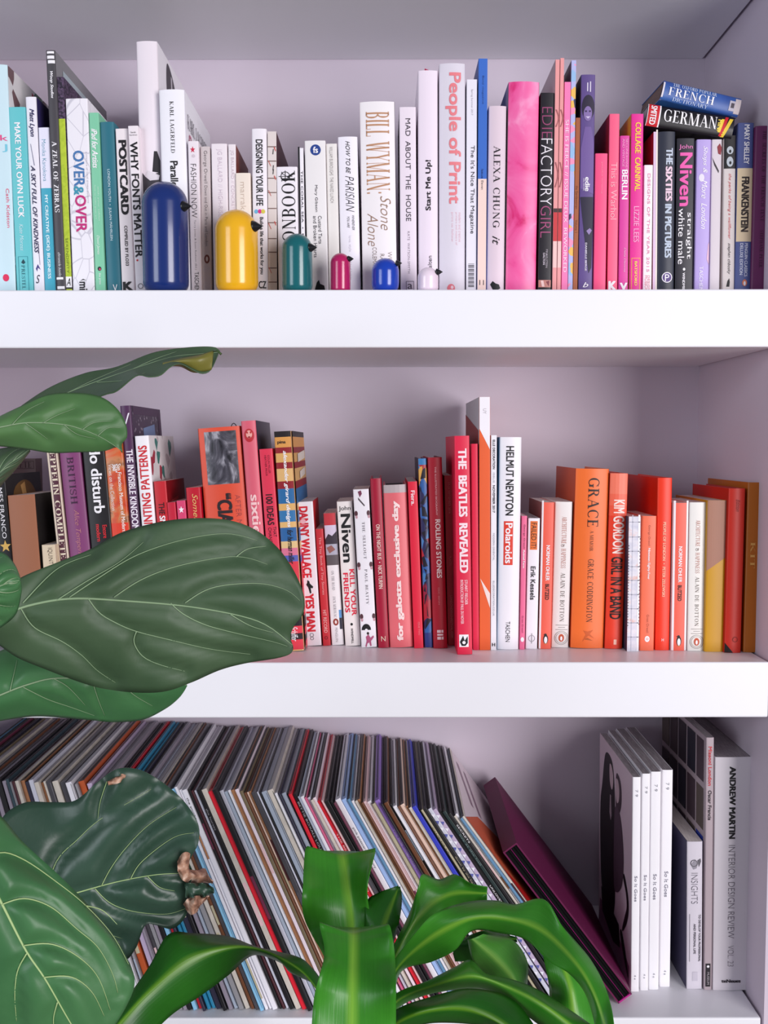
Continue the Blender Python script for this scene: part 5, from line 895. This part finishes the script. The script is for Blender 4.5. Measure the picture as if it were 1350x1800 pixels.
# ---------------------------------------------------------------- plants
def resample(pts, n):
    d = [0.0]
    for a, b in zip(pts, pts[1:]): d.append(d[-1] + math.hypot(b[0]-a[0], b[1]-a[1]))
    out = []; T = d[-1]
    def cat(p0, p1, p2, p3, t):
        return tuple(.5*((2*b) + (-a+c)*t + (2*a-5*b+4*c-e)*t*t + (-a+3*b-3*c+e)*t**3) for a, b, c, e in zip(p0, p1, p2, p3))
    j = 0
    for i in range(n+1):
        s = T*i/n
        while j < len(pts)-2 and d[j+1] < s: j += 1
        t = 0 if d[j+1] == d[j] else (s-d[j])/(d[j+1]-d[j])
        out.append(cat(pts[max(0, j-1)], pts[j], pts[j+1], pts[min(len(pts)-1, j+2)], t))
    return out
def leaf_material(key, dark, light, trans, rough, stripe=None, streak=0.0):
    m = bpy.data.materials.new(key); m.use_nodes = True; nt = m.node_tree; b = nt.nodes['Principled BSDF']; N = nt.nodes.new; Lk = nt.links.new
    b.inputs['Roughness'].default_value = rough; b.inputs['Specular IOR Level'].default_value = .5
    tc = N('ShaderNodeTexCoord'); n = N('ShaderNodeTexNoise'); n.inputs['Scale'].default_value = 9; n.inputs['Detail'].default_value = 6
    Lk(tc.outputs['Object'], n.inputs['Vector'])
    r = N('ShaderNodeValToRGB'); r.color_ramp.elements[0].position = .3; r.color_ramp.elements[1].position = .75
    r.color_ramp.elements[0].color = rgb(dark); r.color_ramp.elements[1].color = rgb(light); Lk(n.outputs['Fac'], r.inputs['Fac'])
    col = r.outputs['Color']
    sep = N('ShaderNodeSeparateXYZ'); Lk(tc.outputs['UV'], sep.inputs[0])
    if stripe:
        st = N('ShaderNodeValToRGB'); e = st.color_ramp; e.elements[0].position = .40; e.elements[0].color = (0, 0, 0, 1); e.elements[1].position = .5; e.elements[1].color = (1, 1, 1, 1)
        q = e.elements.new(.60); q.color = (0, 0, 0, 1); Lk(sep.outputs[1], st.inputs['Fac'])
        mx = N('ShaderNodeMixRGB'); Lk(st.outputs['Color'], mx.inputs[0]); Lk(col, mx.inputs[1]); mx.inputs[2].default_value = rgb(stripe); col = mx.outputs[0]
        mp = N('ShaderNodeMapping'); mp.inputs['Scale'].default_value = (1.2, 34, 1); Lk(tc.outputs['UV'], mp.inputs[0])
        n2 = N('ShaderNodeTexNoise'); n2.inputs['Scale'].default_value = 1.0; n2.inputs['Detail'].default_value = 3; Lk(mp.outputs[0], n2.inputs['Vector'])
        m2 = N('ShaderNodeMixRGB'); m2.blend_type = 'OVERLAY'; m2.inputs[0].default_value = streak; Lk(col, m2.inputs[1]); Lk(n2.outputs['Fac'], m2.inputs[2]); col = m2.outputs[0]
        bp = N('ShaderNodeBump'); bp.inputs['Strength'].default_value = .12; bp.inputs['Distance'].default_value = .002; Lk(n2.outputs['Fac'], bp.inputs['Height']); Lk(bp.outputs[0], b.inputs['Normal'])
    else:
        n3 = N('ShaderNodeTexVoronoi'); n3.inputs['Scale'].default_value = 130; n3.feature = 'DISTANCE_TO_EDGE'; Lk(tc.outputs['Object'], n3.inputs['Vector'])
        bp = N('ShaderNodeBump'); bp.inputs['Strength'].default_value = .12; bp.inputs['Distance'].default_value = .001; Lk(n3.outputs['Distance'], bp.inputs['Height']); Lk(bp.outputs[0], b.inputs['Normal'])
    Lk(col, b.inputs['Base Color'])
    tr = N('ShaderNodeBsdfTranslucent'); Lk(col, tr.inputs[0]); ms = N('ShaderNodeMixShader'); ms.inputs[0].default_value = trans
    Lk(b.outputs[0], ms.inputs[1]); Lk(tr.outputs[0], ms.inputs[2]); Lk(ms.outputs[0], nt.nodes['Material Output'].inputs[0])
    return m
class Leaf:
    def __init__(s, mid, up, lo, cup=.02, wave=.0, quilt=0.0, nv=8, lean=0.0, N=44, twist=0.0, sweep=1.9, paths=None, groove=9.0):
        s.N = N = N*2; s.sweep = sweep; s.groove = groove; s.paths = None; s.mid = resample(mid, N); s.up = resample(up, N); s.lo = resample(lo, N)
        s.cup, s.wave, s.quilt, s.nv, s.lean, s.twist = cup, wave, quilt, nv, lean, twist
        if paths:
            s.lines = [[p[:2] for p in resample([(a, b) for a, b in pa], max(8, 5*len(pa)))] for pa in paths]
            s.paths = s.lines + [[(m[0], m[1]) for m in s.mid[::4]]]
    def find(s, x, y):
        best = (1e9, 0, 0)
        for i in range(s.N+1):
            m = s.mid[i]
            for e, sg in ((s.up[i], 1), (s.lo[i], -1)):
                ex, ey = e[0]-m[0], e[1]-m[1]; t = max(0.0, min(.97, ((x-m[0])*ex + (y-m[1])*ey)/(ex*ex + ey*ey + 1e-9)))
                d = (x-m[0]-t*ex)**2 + (y-m[1]-t*ey)**2
                if d < best[0]: best = (d, i/s.N, sg*t)
        return best[1], best[2]
    def at(s, u, v, lift=0.0):
        t = max(0.0, min(1.0, u))*s.N; i = min(s.N-1, int(t)); f = t-i
        g = lambda A: tuple(a + (b-a)*f for a, b in zip(A[i], A[i+1]))
        m = g(s.mid); e = g(s.up) if v >= 0 else g(s.lo); q = abs(v)
        px, py = m[0] + (e[0]-m[0])*q, m[1] + (e[1]-m[1])*q
        sc = min(1.0, 4*u*(1-u) + .12)
        Y = m[2] + s.cup*q**1.6*sc + s.lean*v*sc + s.wave*q*q*math.sin(u*17 + (1.3 if v > 0 else 0))
        if s.quilt and s.paths:
            dm = 1e9
            for pa in s.paths:
                for (ax, ay), (bx, by) in zip(pa, pa[1:]):
                    ex, ey = bx-ax, by-ay; t_ = max(0.0, min(1.0, ((px-ax)*ex + (py-ay)*ey)/(ex*ex + ey*ey + 1e-9)))
                    d_ = (px-ax-t_*ex)**2 + (py-ay-t_*ey)**2
                    if d_ < dm: dm = d_
            Y -= s.quilt*(1 - math.exp(-dm/(2*s.groove*s.groove)))*sc
        elif s.quilt:
            ph = u*s.nv - q*s.sweep
            fr = ph - math.floor(ph)
            Y -= s.quilt*math.sin(math.pi*fr)*math.sin(math.pi*min(1, q*1.02))**.7*sc
        return P(px, py, Y - lift)
    def build(s, name, m, parent, M=13, th=.0008):
        V, Fc, uv = [], [], []
        vs = [-1 + j/M for j in range(2*M+1)]
        for i in range(s.N+1):
            for v in vs: V.append(s.at(i/s.N, v)); uv.append((i/s.N, (v+1)/2))
        w = 2*M+1
        for i in range(s.N):
            for j in range(2*M): Fc.append((i*w+j, i*w+j+1, (i+1)*w+j+1, (i+1)*w+j))
        me = mesh(name, V, Fc, True); ul = me.uv_layers.new(name='UVMap')
        for l in me.loops: ul.data[l.index].uv = uv[l.vertex_index]
        o = link(name, me, m, parent)
        sd = o.modifiers.new('thickness', 'SOLIDIFY'); sd.thickness = th; sd.offset = 0
        return o
    def veins(s, leaf, m, r0=.0014, r1=.0007, k0=0, reach=.9, side=True):
        tube('midrib', [s.at(i/40, 0, .0008) for i in range(41)], [.8*r0*(1-.75*i/40) for i in range(41)], m, leaf, 6)
        if not side: return
        if s.paths:
            for ln in s.lines:
                pts = []
                for x, y in ln:
                    u, v = s.find(x, y); a = s.at(u, v, 0.0); q = P(x, y, a.y - .0014); pts.append(q)
                pts = [pts[0]] + [(pts[i-1] + pts[i]*2 + pts[i+1])/4 for i in range(1, len(pts)-1)] + [pts[-1]]
                n = len(pts); tube('vein', pts, [.68*r1*(1-.7*i/(n-1)) for i in range(n)], m, leaf, 5)
            return
        AV, AF = [], []
        for k in range(k0, s.nv):
            for sg in (1, -1):
                pts = []
                for i in range(15):
                    q = reach*i/14; u = (k + q*s.sweep)/s.nv
                    if sg < 0: u += .25/s.nv*(1-q)
                    if u > .97: break
                    pts.append(s.at(u, sg*max(q, .001), .0009))
                if len(pts) < 4: continue
                V, Fc = tube(None, pts, [r1*(1-.8*i/(len(pts)-1)) for i in range(len(pts))], None, None, 5)
                n = len(AV); AV += V; AF += [tuple(a+n for a in f) for f in Fc]
        o = link('side_veins', mesh('side_veins', AV, AF, True), m, leaf); o['kind'] = 'stuff'
DEEP = leaf_material('deep_fig_leaf', (54, 80, 52), (78, 102, 72), .12, .55)
MID_ = leaf_material('mid_fig_leaf', (80, 126, 72), (104, 146, 90), .3, .45)  # lighter copy for one leaf: light falling through it is put into the colour
FRESH = leaf_material('fresh_fig_leaf', (58, 110, 66), (84, 138, 86), .22, .42)
DARK = leaf_material('dark_fig_leaf', (40, 66, 52), (58, 86, 70), .08, .38)
VEIN = mat((136, 160, 124), .5); VEIN2 = mat((166, 190, 130), .45)
WOOD = ramp_mat('bark', 'noise', 30, [(0.3, (84, 66, 50)), (0.7, (130, 108, 84))], .9, (1, 1, .25))
SOIL = ramp_mat('potting_soil', 'noise', 120, [(0.3, (30, 22, 18)), (0.7, (66, 50, 40))], 1.0)
POT = wall_mat('pot_glaze', (196, 190, 186), .5)

TRX, TRY = -.56, -.42
fig = thing('fiddle_leaf_fig', 'fiddle leaf fig with big dark green veined leaves reaching in from the left', 'plant', (TRX, TRY, 0))
def rel(o, root):   # parent a part built in world space
    o.parent = root; o.matrix_parent_inverse = Matrix.Translation(-Vector(root.location)); return o
trunk = [Vector((TRX + .012*math.sin(z*5), TRY + .012*math.cos(z*4), z)) for z in [.24 + .06*i for i in range(22)]]
rel(tube('trunk', trunk, [.012 - .0003*i for i in range(22)], WOOD, None, 10), fig)
def pot(root, R, H):
    lathe('pot', [(R*.72, 0.0), (R*.78, .004), (R, H-.03), (R*1.04, H-.03), (R*1.04, H), (R*.95, H), (R*.93, H-.03)], POT, root, 40)
    lathe('soil', [(R*.93, H-.04), (R*.93, H-.028), (R*.5, H-.02), (.002, H-.018)], SOIL, root, 32)
pot(fig, .15, .28)
def fig_leaf(mid, up, lo, m, vein, base_z=None, **kw):
    vk = {k: kw.pop(k) for k in ('r0', 'r1', 'k0', 'reach') if k in kw}
    Lf = Leaf(mid, up, lo, **kw); o = Lf.build('leaf', m, None); rel(o, fig)
    vs = []
    Lf.veins(o, vein, **vk)      # children of the leaf share its frame
    b = Lf.at(0, 0); z = b.z - .05 if base_z is None else base_z
    tr = Vector((TRX + .012*math.sin(z*5), TRY + .012*math.cos(z*4), z)); c = (tr + b)/2 + Vector((0, 0, .012))
    pts = [tr*(1-t)**2 + c*2*t*(1-t) + b*t*t for t in [i/10 for i in range(11)]]
    rel(tube('leaf_stalk', pts, [.0034 - .00016*i for i in range(11)], mat((108, 124, 70), .5), None, 8), fig)
    return Lf, o
# topmost leaf, seen almost edge-on, with a curled tip
L1, o1 = fig_leaf([(-70, 800, -.27), (0, 752, -.25), (70, 712, -.235), (150, 678, -.225), (230, 650, -.22), (300, 628, -.215), (350, 622, -.21), (384, 619, -.205)],
 [(-70, 796), (0, 745), (40, 712), (90, 680), (150, 656), (205, 645), (270, 620), (330, 611), (375, 610), (387, 618)],
 [(-70, 804), (10, 775), (80, 745), (175, 698), (205, 688), (240, 661), (262, 663), (282, 660), (300, 645), (318, 640), (340, 651), (356, 657), (371, 650), (384, 622)], DEEP, VEIN, cup=-.012, quilt=.003, groove=5, r0=.0012, r1=.0006, lean=.035, paths=[[(120,690),(160,670),(230,640)], [(170,672),(220,668),(255,655)], [(90,705),(130,700),(175,692)], [(235,648),(270,632),(310,618)]])
curl = Leaf([(286, 640, -.235), (320, 634, -.24), (350, 632, -.24), (374, 628, -.23)], [(286, 638), (318, 630), (350, 624), (376, 616)], [(286, 644), (316, 644), (342, 655), (372, 650)], cup=.01, N=16)
rel(curl.build('curled_tip', leaf_material('curl_leaf', (96, 110, 40), (140, 130, 60), .2, .4), None, 5), fig)
rel(tube('tip_thread', [curl.at(1, .9), P(382, 617, -.24), P(386, 620, -.24), P(389, 623, -.24)], [.0012, .0009, .0012, .0016], mat((60, 80, 40)), None, 6), fig)
fig_leaf([(-90, 770, -.36), (0, 751, -.35), (50, 743, -.345), (110, 746, -.34), (145, 755, -.335), (180, 770, -.33), (214, 792, -.325)],
 [(-90, 765), (-30, 750), (0, 732), (40, 713), (75, 697), (105, 691), (150, 692), (182, 700), (207, 720), (221, 745), (223, 768), (214, 780), (215, 794)],
 [(-90, 775), (-30, 782), (0, 784), (50, 790), (90, 796), (130, 795), (180, 793), (205, 786), (215, 796)], MID_, VEIN, cup=.02, quilt=.004, groove=7, paths=[[(20,748),(45,723),(78,706)], [(75,744),(100,730),(132,718)], [(145,755),(165,743),(197,740)], [(45,744),(65,758),(84,772)], [(112,746),(135,763),(168,771)], [(172,766),(190,752),(212,752)]], r0=.0012, r1=.0006)
fig_leaf([(-90, 960, -.33), (-40, 890, -.32), (0, 830, -.31), (30, 806, -.30), (52, 790, -.295)], [(-90, 955), (-60, 860), (-20, 800), (20, 786), (53, 788)], [(-90, 965), (-30, 890), (5, 850), (30, 822), (53, 793)], DEEP, VEIN, cup=.02, quilt=.004, nv=6, r0=.001, r1=.0005)
# the big central leaf
fig_leaf([(-70, 1092, -.50), (0, 1080, -.49), (60, 1062, -.48), (130, 1052, -.475), (230, 1057, -.465), (330, 1066, -.455), (420, 1082, -.445), (470, 1100, -.44), (514, 1134, -.43)],
 [(-70, 1088), (0, 1042), (40, 1014), (110, 985), (160, 965), (215, 936), (280, 918), (340, 911), (400, 914), (450, 932), (490, 965), (520, 1010), (535, 1052), (532, 1080), (518, 1098), (510, 1118), (515, 1136)],
 [(-70, 1096), (-10, 1128), (30, 1155), (80, 1176), (130, 1195), (180, 1210), (240, 1217), (290, 1215), (335, 1200), (385, 1178), (430, 1166), (490, 1156), (512, 1148), (515, 1138)], DEEP, VEIN, cup=.03, quilt=.007, groove=10, wave=.005, paths=[[(100,1055),(150,1023),(210,988),(252,953)], [(200,1050),(250,1018),(320,993),(415,978),(470,992)], [(122,1050),(170,1018),(240,976),(325,948),(400,938),(452,950)], [(325,1060),(360,1038),(400,1028),(460,1026),(505,1038),(527,1056)], [(415,979),(435,965),(468,960)], [(40,1060),(100,1000),(160,975)], [(155,1052),(175,1078),(210,1098),(240,1110),(300,1125),(370,1141),(440,1150)], [(240,1110),(235,1128),(250,1153),(280,1168),(325,1180)], [(300,1060),(320,1078),(360,1098),(415,1113),(480,1128),(505,1136)], [(37,1070),(60,1103),(110,1128),(145,1153),(170,1178),(203,1200)], [(405,1080),(440,1100),(480,1112)]], r0=.0019, r1=.0009, N=60)
fig_leaf([(-120, 1110, -.60), (-80, 1080, -.59), (-40, 1050, -.58), (0, 1030, -.57), (34, 1020, -.56)], [(-120, 1105), (-70, 1000), (-30, 968), (5, 972), (25, 992), (36, 1018)], [(-120, 1115), (-60, 1125), (-20, 1112), (5, 1100), (28, 1078), (37, 1042), (36, 1022)], FRESH, VEIN, cup=.03, quilt=.006, nv=6)
fig_leaf([(-90, 1262, -.42), (0, 1222, -.41), (50, 1203, -.405), (100, 1192, -.40), (180, 1196, -.39), (250, 1205, -.385), (328, 1204, -.38)],
 [(-90, 1256), (-40, 1180), (0, 1145), (60, 1130), (140, 1140), (220, 1165), (290, 1185), (329, 1202)],
 [(-90, 1268), (-30, 1275), (0, 1267), (60, 1259), (120, 1262), (165, 1266), (200, 1269), (250, 1265), (290, 1246), (315, 1226), (329, 1206)], FRESH, VEIN, cup=.035, quilt=.005, groove=9, wave=.004, paths=[[(162,1196),(172,1228),(184,1258)], [(212,1200),(236,1222),(268,1241)], [(41,1208),(83,1229),(124,1243),(166,1258)], [(17,1216),(22,1195),(30,1160)], [(95,1193),(120,1208),(150,1240)]], r0=.0014, r1=.0007)
# dark glossy leaf in front of the records, with a withered tip
L7, o7 = fig_leaf([(20, 1618, -.36), (70, 1590, -.35), (150, 1565, -.34), (215, 1548, -.335), (280, 1537, -.33), (338, 1535, -.32)],
 [(20, 1612), (-5, 1520), (0, 1445), (40, 1412), (90, 1410), (132, 1407), (170, 1376), (205, 1352), (242, 1352), (275, 1368), (310, 1395), (338, 1428), (350, 1458), (346, 1488), (330, 1506), (338, 1530)],
 [(20, 1622), (90, 1660), (160, 1690), (215, 1690), (238, 1668), (255, 1627), (275, 1626), (300, 1633), (320, 1620), (333, 1592), (330, 1572), (338, 1540)], DARK, VEIN2, cup=.015, quilt=.012, groove=11, wave=.009, paths=[[(75,1588),(99,1514),(135,1477),(172,1443),(229,1409),(266,1387)], [(178,1558),(193,1529),(219,1493),(260,1451),(310,1419)], [(229,1546),(245,1519),(281,1488),(312,1469),(341,1464)], [(188,1373),(176,1410),(172,1440)], [(167,1562),(193,1587),(234,1602),(292,1607),(326,1597)], [(260,1541),(281,1560),(307,1566)], [(110,1580),(150,1625),(215,1650)]], r0=.0013, r1=.0007, N=56)
WITH = ramp_mat('withered_leaf', 'noise', 90, [(0.34, (112, 74, 58)), (0.5, (176, 132, 108)), (0.66, (222, 192, 172))], .7)
for mid, upp, low in (([(312, 1524, -.345), (330, 1536, -.34), (352, 1541, -.32), (374, 1551, -.325)], [(312, 1514), (322, 1499), (334, 1501), (328, 1524), (346, 1530), (360, 1527), (368, 1542), (375, 1550)], [(313, 1532), (322, 1548), (338, 1553), (358, 1551), (374, 1553)]),
                      ([(326, 1594, -.33), (342, 1588, -.345), (360, 1580, -.33)], [(322, 1590), (332, 1578), (350, 1574), (368, 1575)], [(328, 1600), (336, 1608), (346, 1603), (352, 1592), (366, 1578)])):
    w_ = Leaf(mid, upp, low, cup=.012, wave=.012, N=18); rel(w_.build('withered_tip', WITH, None, 6), fig)
w_ = Leaf([(326, 1562, -.338), (345, 1564, -.335), (362, 1564, -.33), (376, 1566, -.33)], [(324, 1552), (345, 1552), (362, 1553), (376, 1562)], [(326, 1578), (345, 1578), (362, 1576), (376, 1570)], cup=.003, wave=.008, N=14); rel(w_.build('curled_tip', DARK, None, 5), fig)
w_ = Leaf([(212, 1352, -.335), (216, 1362, -.34), (205, 1372, -.345), (190, 1378, -.345)], [(207, 1352), (210, 1362), (200, 1368), (189, 1374)], [(216, 1352), (221, 1364), (210, 1376), (191, 1380)], cup=.004, wave=.004, N=12); rel(w_.build('withered_tip', WITH, None, 3), fig)
# nearest leaf at the lower left corner
fig_leaf([(-70, 1455, -.62), (-20, 1545, -.62), (5, 1592, -.62), (45, 1670, -.62), (80, 1722, -.62), (125, 1800, -.61), (165, 1860, -.60)],
 [(-70, 1450), (-40, 1410), (0, 1434), (40, 1480), (100, 1535), (150, 1586), (200, 1646), (230, 1700), (236, 1732), (222, 1768), (200, 1805), (166, 1858)],
 [(-70, 1460), (-150, 1500), (-190, 1600), (-180, 1700), (-130, 1790), (-60, 1850), (40, 1890), (120, 1885), (163, 1864)], FRESH, VEIN2, cup=.04, quilt=.008, groove=12, paths=[[(-34,1520),(0,1498),(42,1511),(99,1550),(151,1592),(198,1644),(226,1695)], [(3,1590),(42,1579),(89,1594),(135,1633),(172,1665),(198,1712),(207,1745)], [(42,1662),(89,1659),(135,1680),(172,1717),(194,1776)], [(77,1718),(125,1717),(161,1743),(183,1786)], [(47,1676),(31,1706),(26,1748),(29,1795)], [(101,1762),(94,1790),(96,1820)], [(150,1592),(180,1600),(206,1625)]], r0=.0017, r1=.0009, N=56)

# corn plant with long arching strap leaves
CORN = leaf_material('corn_leaf', (50, 132, 30), (84, 176, 54), .3, .34, (140, 198, 66), .14)
CORN_D = leaf_material('corn_leaf_dark', (26, 88, 16), (46, 122, 30), .26, .36, (104, 156, 36), .12)
CORN_L = leaf_material('corn_leaf_light', (76, 156, 52), (112, 186, 80), .30, .34, (150, 204, 96), .18)
base = P(628, 1840, -.33)
corn = thing('corn_plant', 'corn plant with arching glossy green strap leaves in front of the records', 'plant', (base.x, base.y, 0))
pot(corn, .13, .25)
rel(tube('cane', [Vector((base.x + .006*math.sin(i), base.y, .2 + (base.z+.0-.2)*i/10)) for i in range(11)], [.017 - .0002*i for i in range(11)], WOOD, None, 12), corn)
def strap(mid, up, lo, m=None, cup=.012, wave=.006, join=True, lean=0.0, N=46):
    Lf = Leaf(mid, up, lo, cup=cup, wave=wave, N=N, lean=lean); o = Lf.build('leaf', m or CORN, None, 7, .0007); rel(o, corn)
    if join:
        a = Lf.at(0, 0); b = Vector((base.x, base.y, base.z - .02)); c = (a+b)/2 + Vector((0, -.01, .01))
        pts = [b*(1-t)**2 + c*2*t*(1-t) + a*t*t for t in [i/8 for i in range(9)]]
        rel(tube('leaf_sheath', pts, [.010 - .0004*i for i in range(9)], CORN_D, None, 8), corn)
# back upright leaf, folding over away from the room
strap([(628, 1760, -.32), (625, 1690, -.30), (618, 1600, -.28), (610, 1545, -.26), (602, 1503, -.24), (600, 1497, -.20), (600, 1515, -.15), (602, 1550, -.11)],
      [(600, 1760), (575, 1690), (535, 1615), (533, 1550), (537, 1491), (545, 1494), (548, 1512), (575, 1550)],
      [(660, 1760), (668, 1690), (650, 1605), (646, 1556), (660, 1496), (655, 1496), (650, 1512), (625, 1550)], CORN, cup=-.02, wave=.012)
strap([(650, 1720, -.33), (668, 1650, -.31), (686, 1600, -.29), (700, 1560, -.27)], [(630, 1720), (640, 1640), (643, 1588), (664, 1570), (700, 1557)], [(672, 1720), (694, 1650), (704, 1605), (706, 1575), (703, 1558)], CORN_D, wave=.004)
# front leaf, arching towards the room and hanging down
strap([(628, 1700, -.33), (624, 1655, -.345), (622, 1632, -.365), (622, 1640, -.40), (620, 1690, -.43), (619, 1750, -.455), (618, 1850, -.47)],
      [(600, 1700), (570, 1655), (562, 1622), (563, 1634), (570, 1680), (552, 1755), (546, 1850)],
      [(660, 1700), (680, 1655), (682, 1625), (688, 1638), (694, 1680), (696, 1750), (696, 1850)], CORN, cup=-.012, wave=.006)
# long leaf arching to the left
strap([(590, 1800, -.33), (558, 1742, -.33), (520, 1700, -.34), (460, 1669, -.36), (400, 1666, -.38), (330, 1690, -.40), (255, 1750, -.43), (175, 1840, -.46)],
      [(586, 1790), (566, 1728), (545, 1698), (520, 1681), (450, 1664), (400, 1646), (340, 1641), (296, 1643), (262, 1700), (218, 1762), (165, 1835)],
      [(596, 1806), (560, 1734), (544, 1725), (510, 1709), (493, 1692), (445, 1679), (400, 1715), (350, 1752), (300, 1785), (235, 1850)], CORN_D, cup=.03, wave=.004)
# right hand leaves
strap([(670, 1740, -.32), (700, 1670, -.31), (738, 1608, -.295), (790, 1572, -.285), (856, 1570, -.29)],
      [(655, 1735), (690, 1665), (718, 1610), (735, 1560), (743, 1537), (772, 1546), (800, 1537), (828, 1553), (857, 1559)],
      [(682, 1745), (712, 1690), (745, 1645), (790, 1605), (830, 1590), (856, 1582)], CORN, cup=.012, wave=.012)
strap([(850, 1690, -.31), (850, 1665, -.315), (862, 1652, -.32), (908, 1650, -.32)], [(800, 1690), (800, 1662), (850, 1636), (909, 1648)], [(860, 1690), (850, 1672), (870, 1666), (909, 1656)], CORN_D, join=False)
strap([(830, 1650, -.35), (868, 1682, -.36), (900, 1718, -.37), (922, 1762, -.38)], [(822, 1652), (832, 1690), (855, 1718), (886, 1746), (920, 1766)], [(850, 1642), (900, 1652), (926, 1688), (927, 1725), (924, 1764)], CORN_L, cup=.02, wave=.004, join=False)
strap([(985, 1680, -.40), (1003, 1740, -.42), (1010, 1800, -.43), (1012, 1850, -.44)], [(955, 1680), (966, 1740), (964, 1790), (968, 1850)], [(1010, 1690), (1042, 1740), (1060, 1795), (1072, 1850)], CORN, cup=.02, join=False)
strap([(672, 1760, -.33), (700, 1700, -.34), (760, 1646, -.35), (830, 1614, -.36), (900, 1616, -.38), (960, 1640, -.41), (1010, 1690, -.45), (1046, 1752, -.48), (1078, 1850, -.51)],
      [(660, 1755), (692, 1690), (730, 1640), (765, 1605), (820, 1586), (870, 1583), (905, 1590), (956, 1581), (990, 1630), (1040, 1690), (1072, 1760), (1084, 1850)],
      [(690, 1770), (705, 1708), (760, 1690), (800, 1670), (830, 1636), (880, 1640), (925, 1652), (965, 1690), (1005, 1715), (1035, 1760), (1056, 1850)], CORN, cup=.012, wave=.012, N=60)
strap([(670, 1800, -.36), (700, 1758, -.38), (760, 1733, -.40), (830, 1716, -.42), (890, 1734, -.44), (960, 1770, -.47), (1050, 1840, -.50)],
      [(662, 1795), (695, 1748), (750, 1725), (800, 1700), (828, 1688), (855, 1712), (900, 1722), (960, 1748), (1074, 1826)],
      [(680, 1806), (705, 1768), (760, 1746), (830, 1738), (870, 1748), (930, 1788), (1010, 1850)], CORN, cup=.025, wave=.006)
strap([(672, 1830, -.42), (700, 1797, -.44), (760, 1775, -.45), (830, 1776, -.46), (900, 1812, -.48), (930, 1850, -.49)],
      [(665, 1825), (692, 1778), (760, 1752), (830, 1738), (905, 1760), (965, 1845)],
      [(684, 1836), (706, 1812), (760, 1798), (830, 1800), (872, 1808), (900, 1860)], CORN_D, cup=.02, wave=.004)

flush_text()
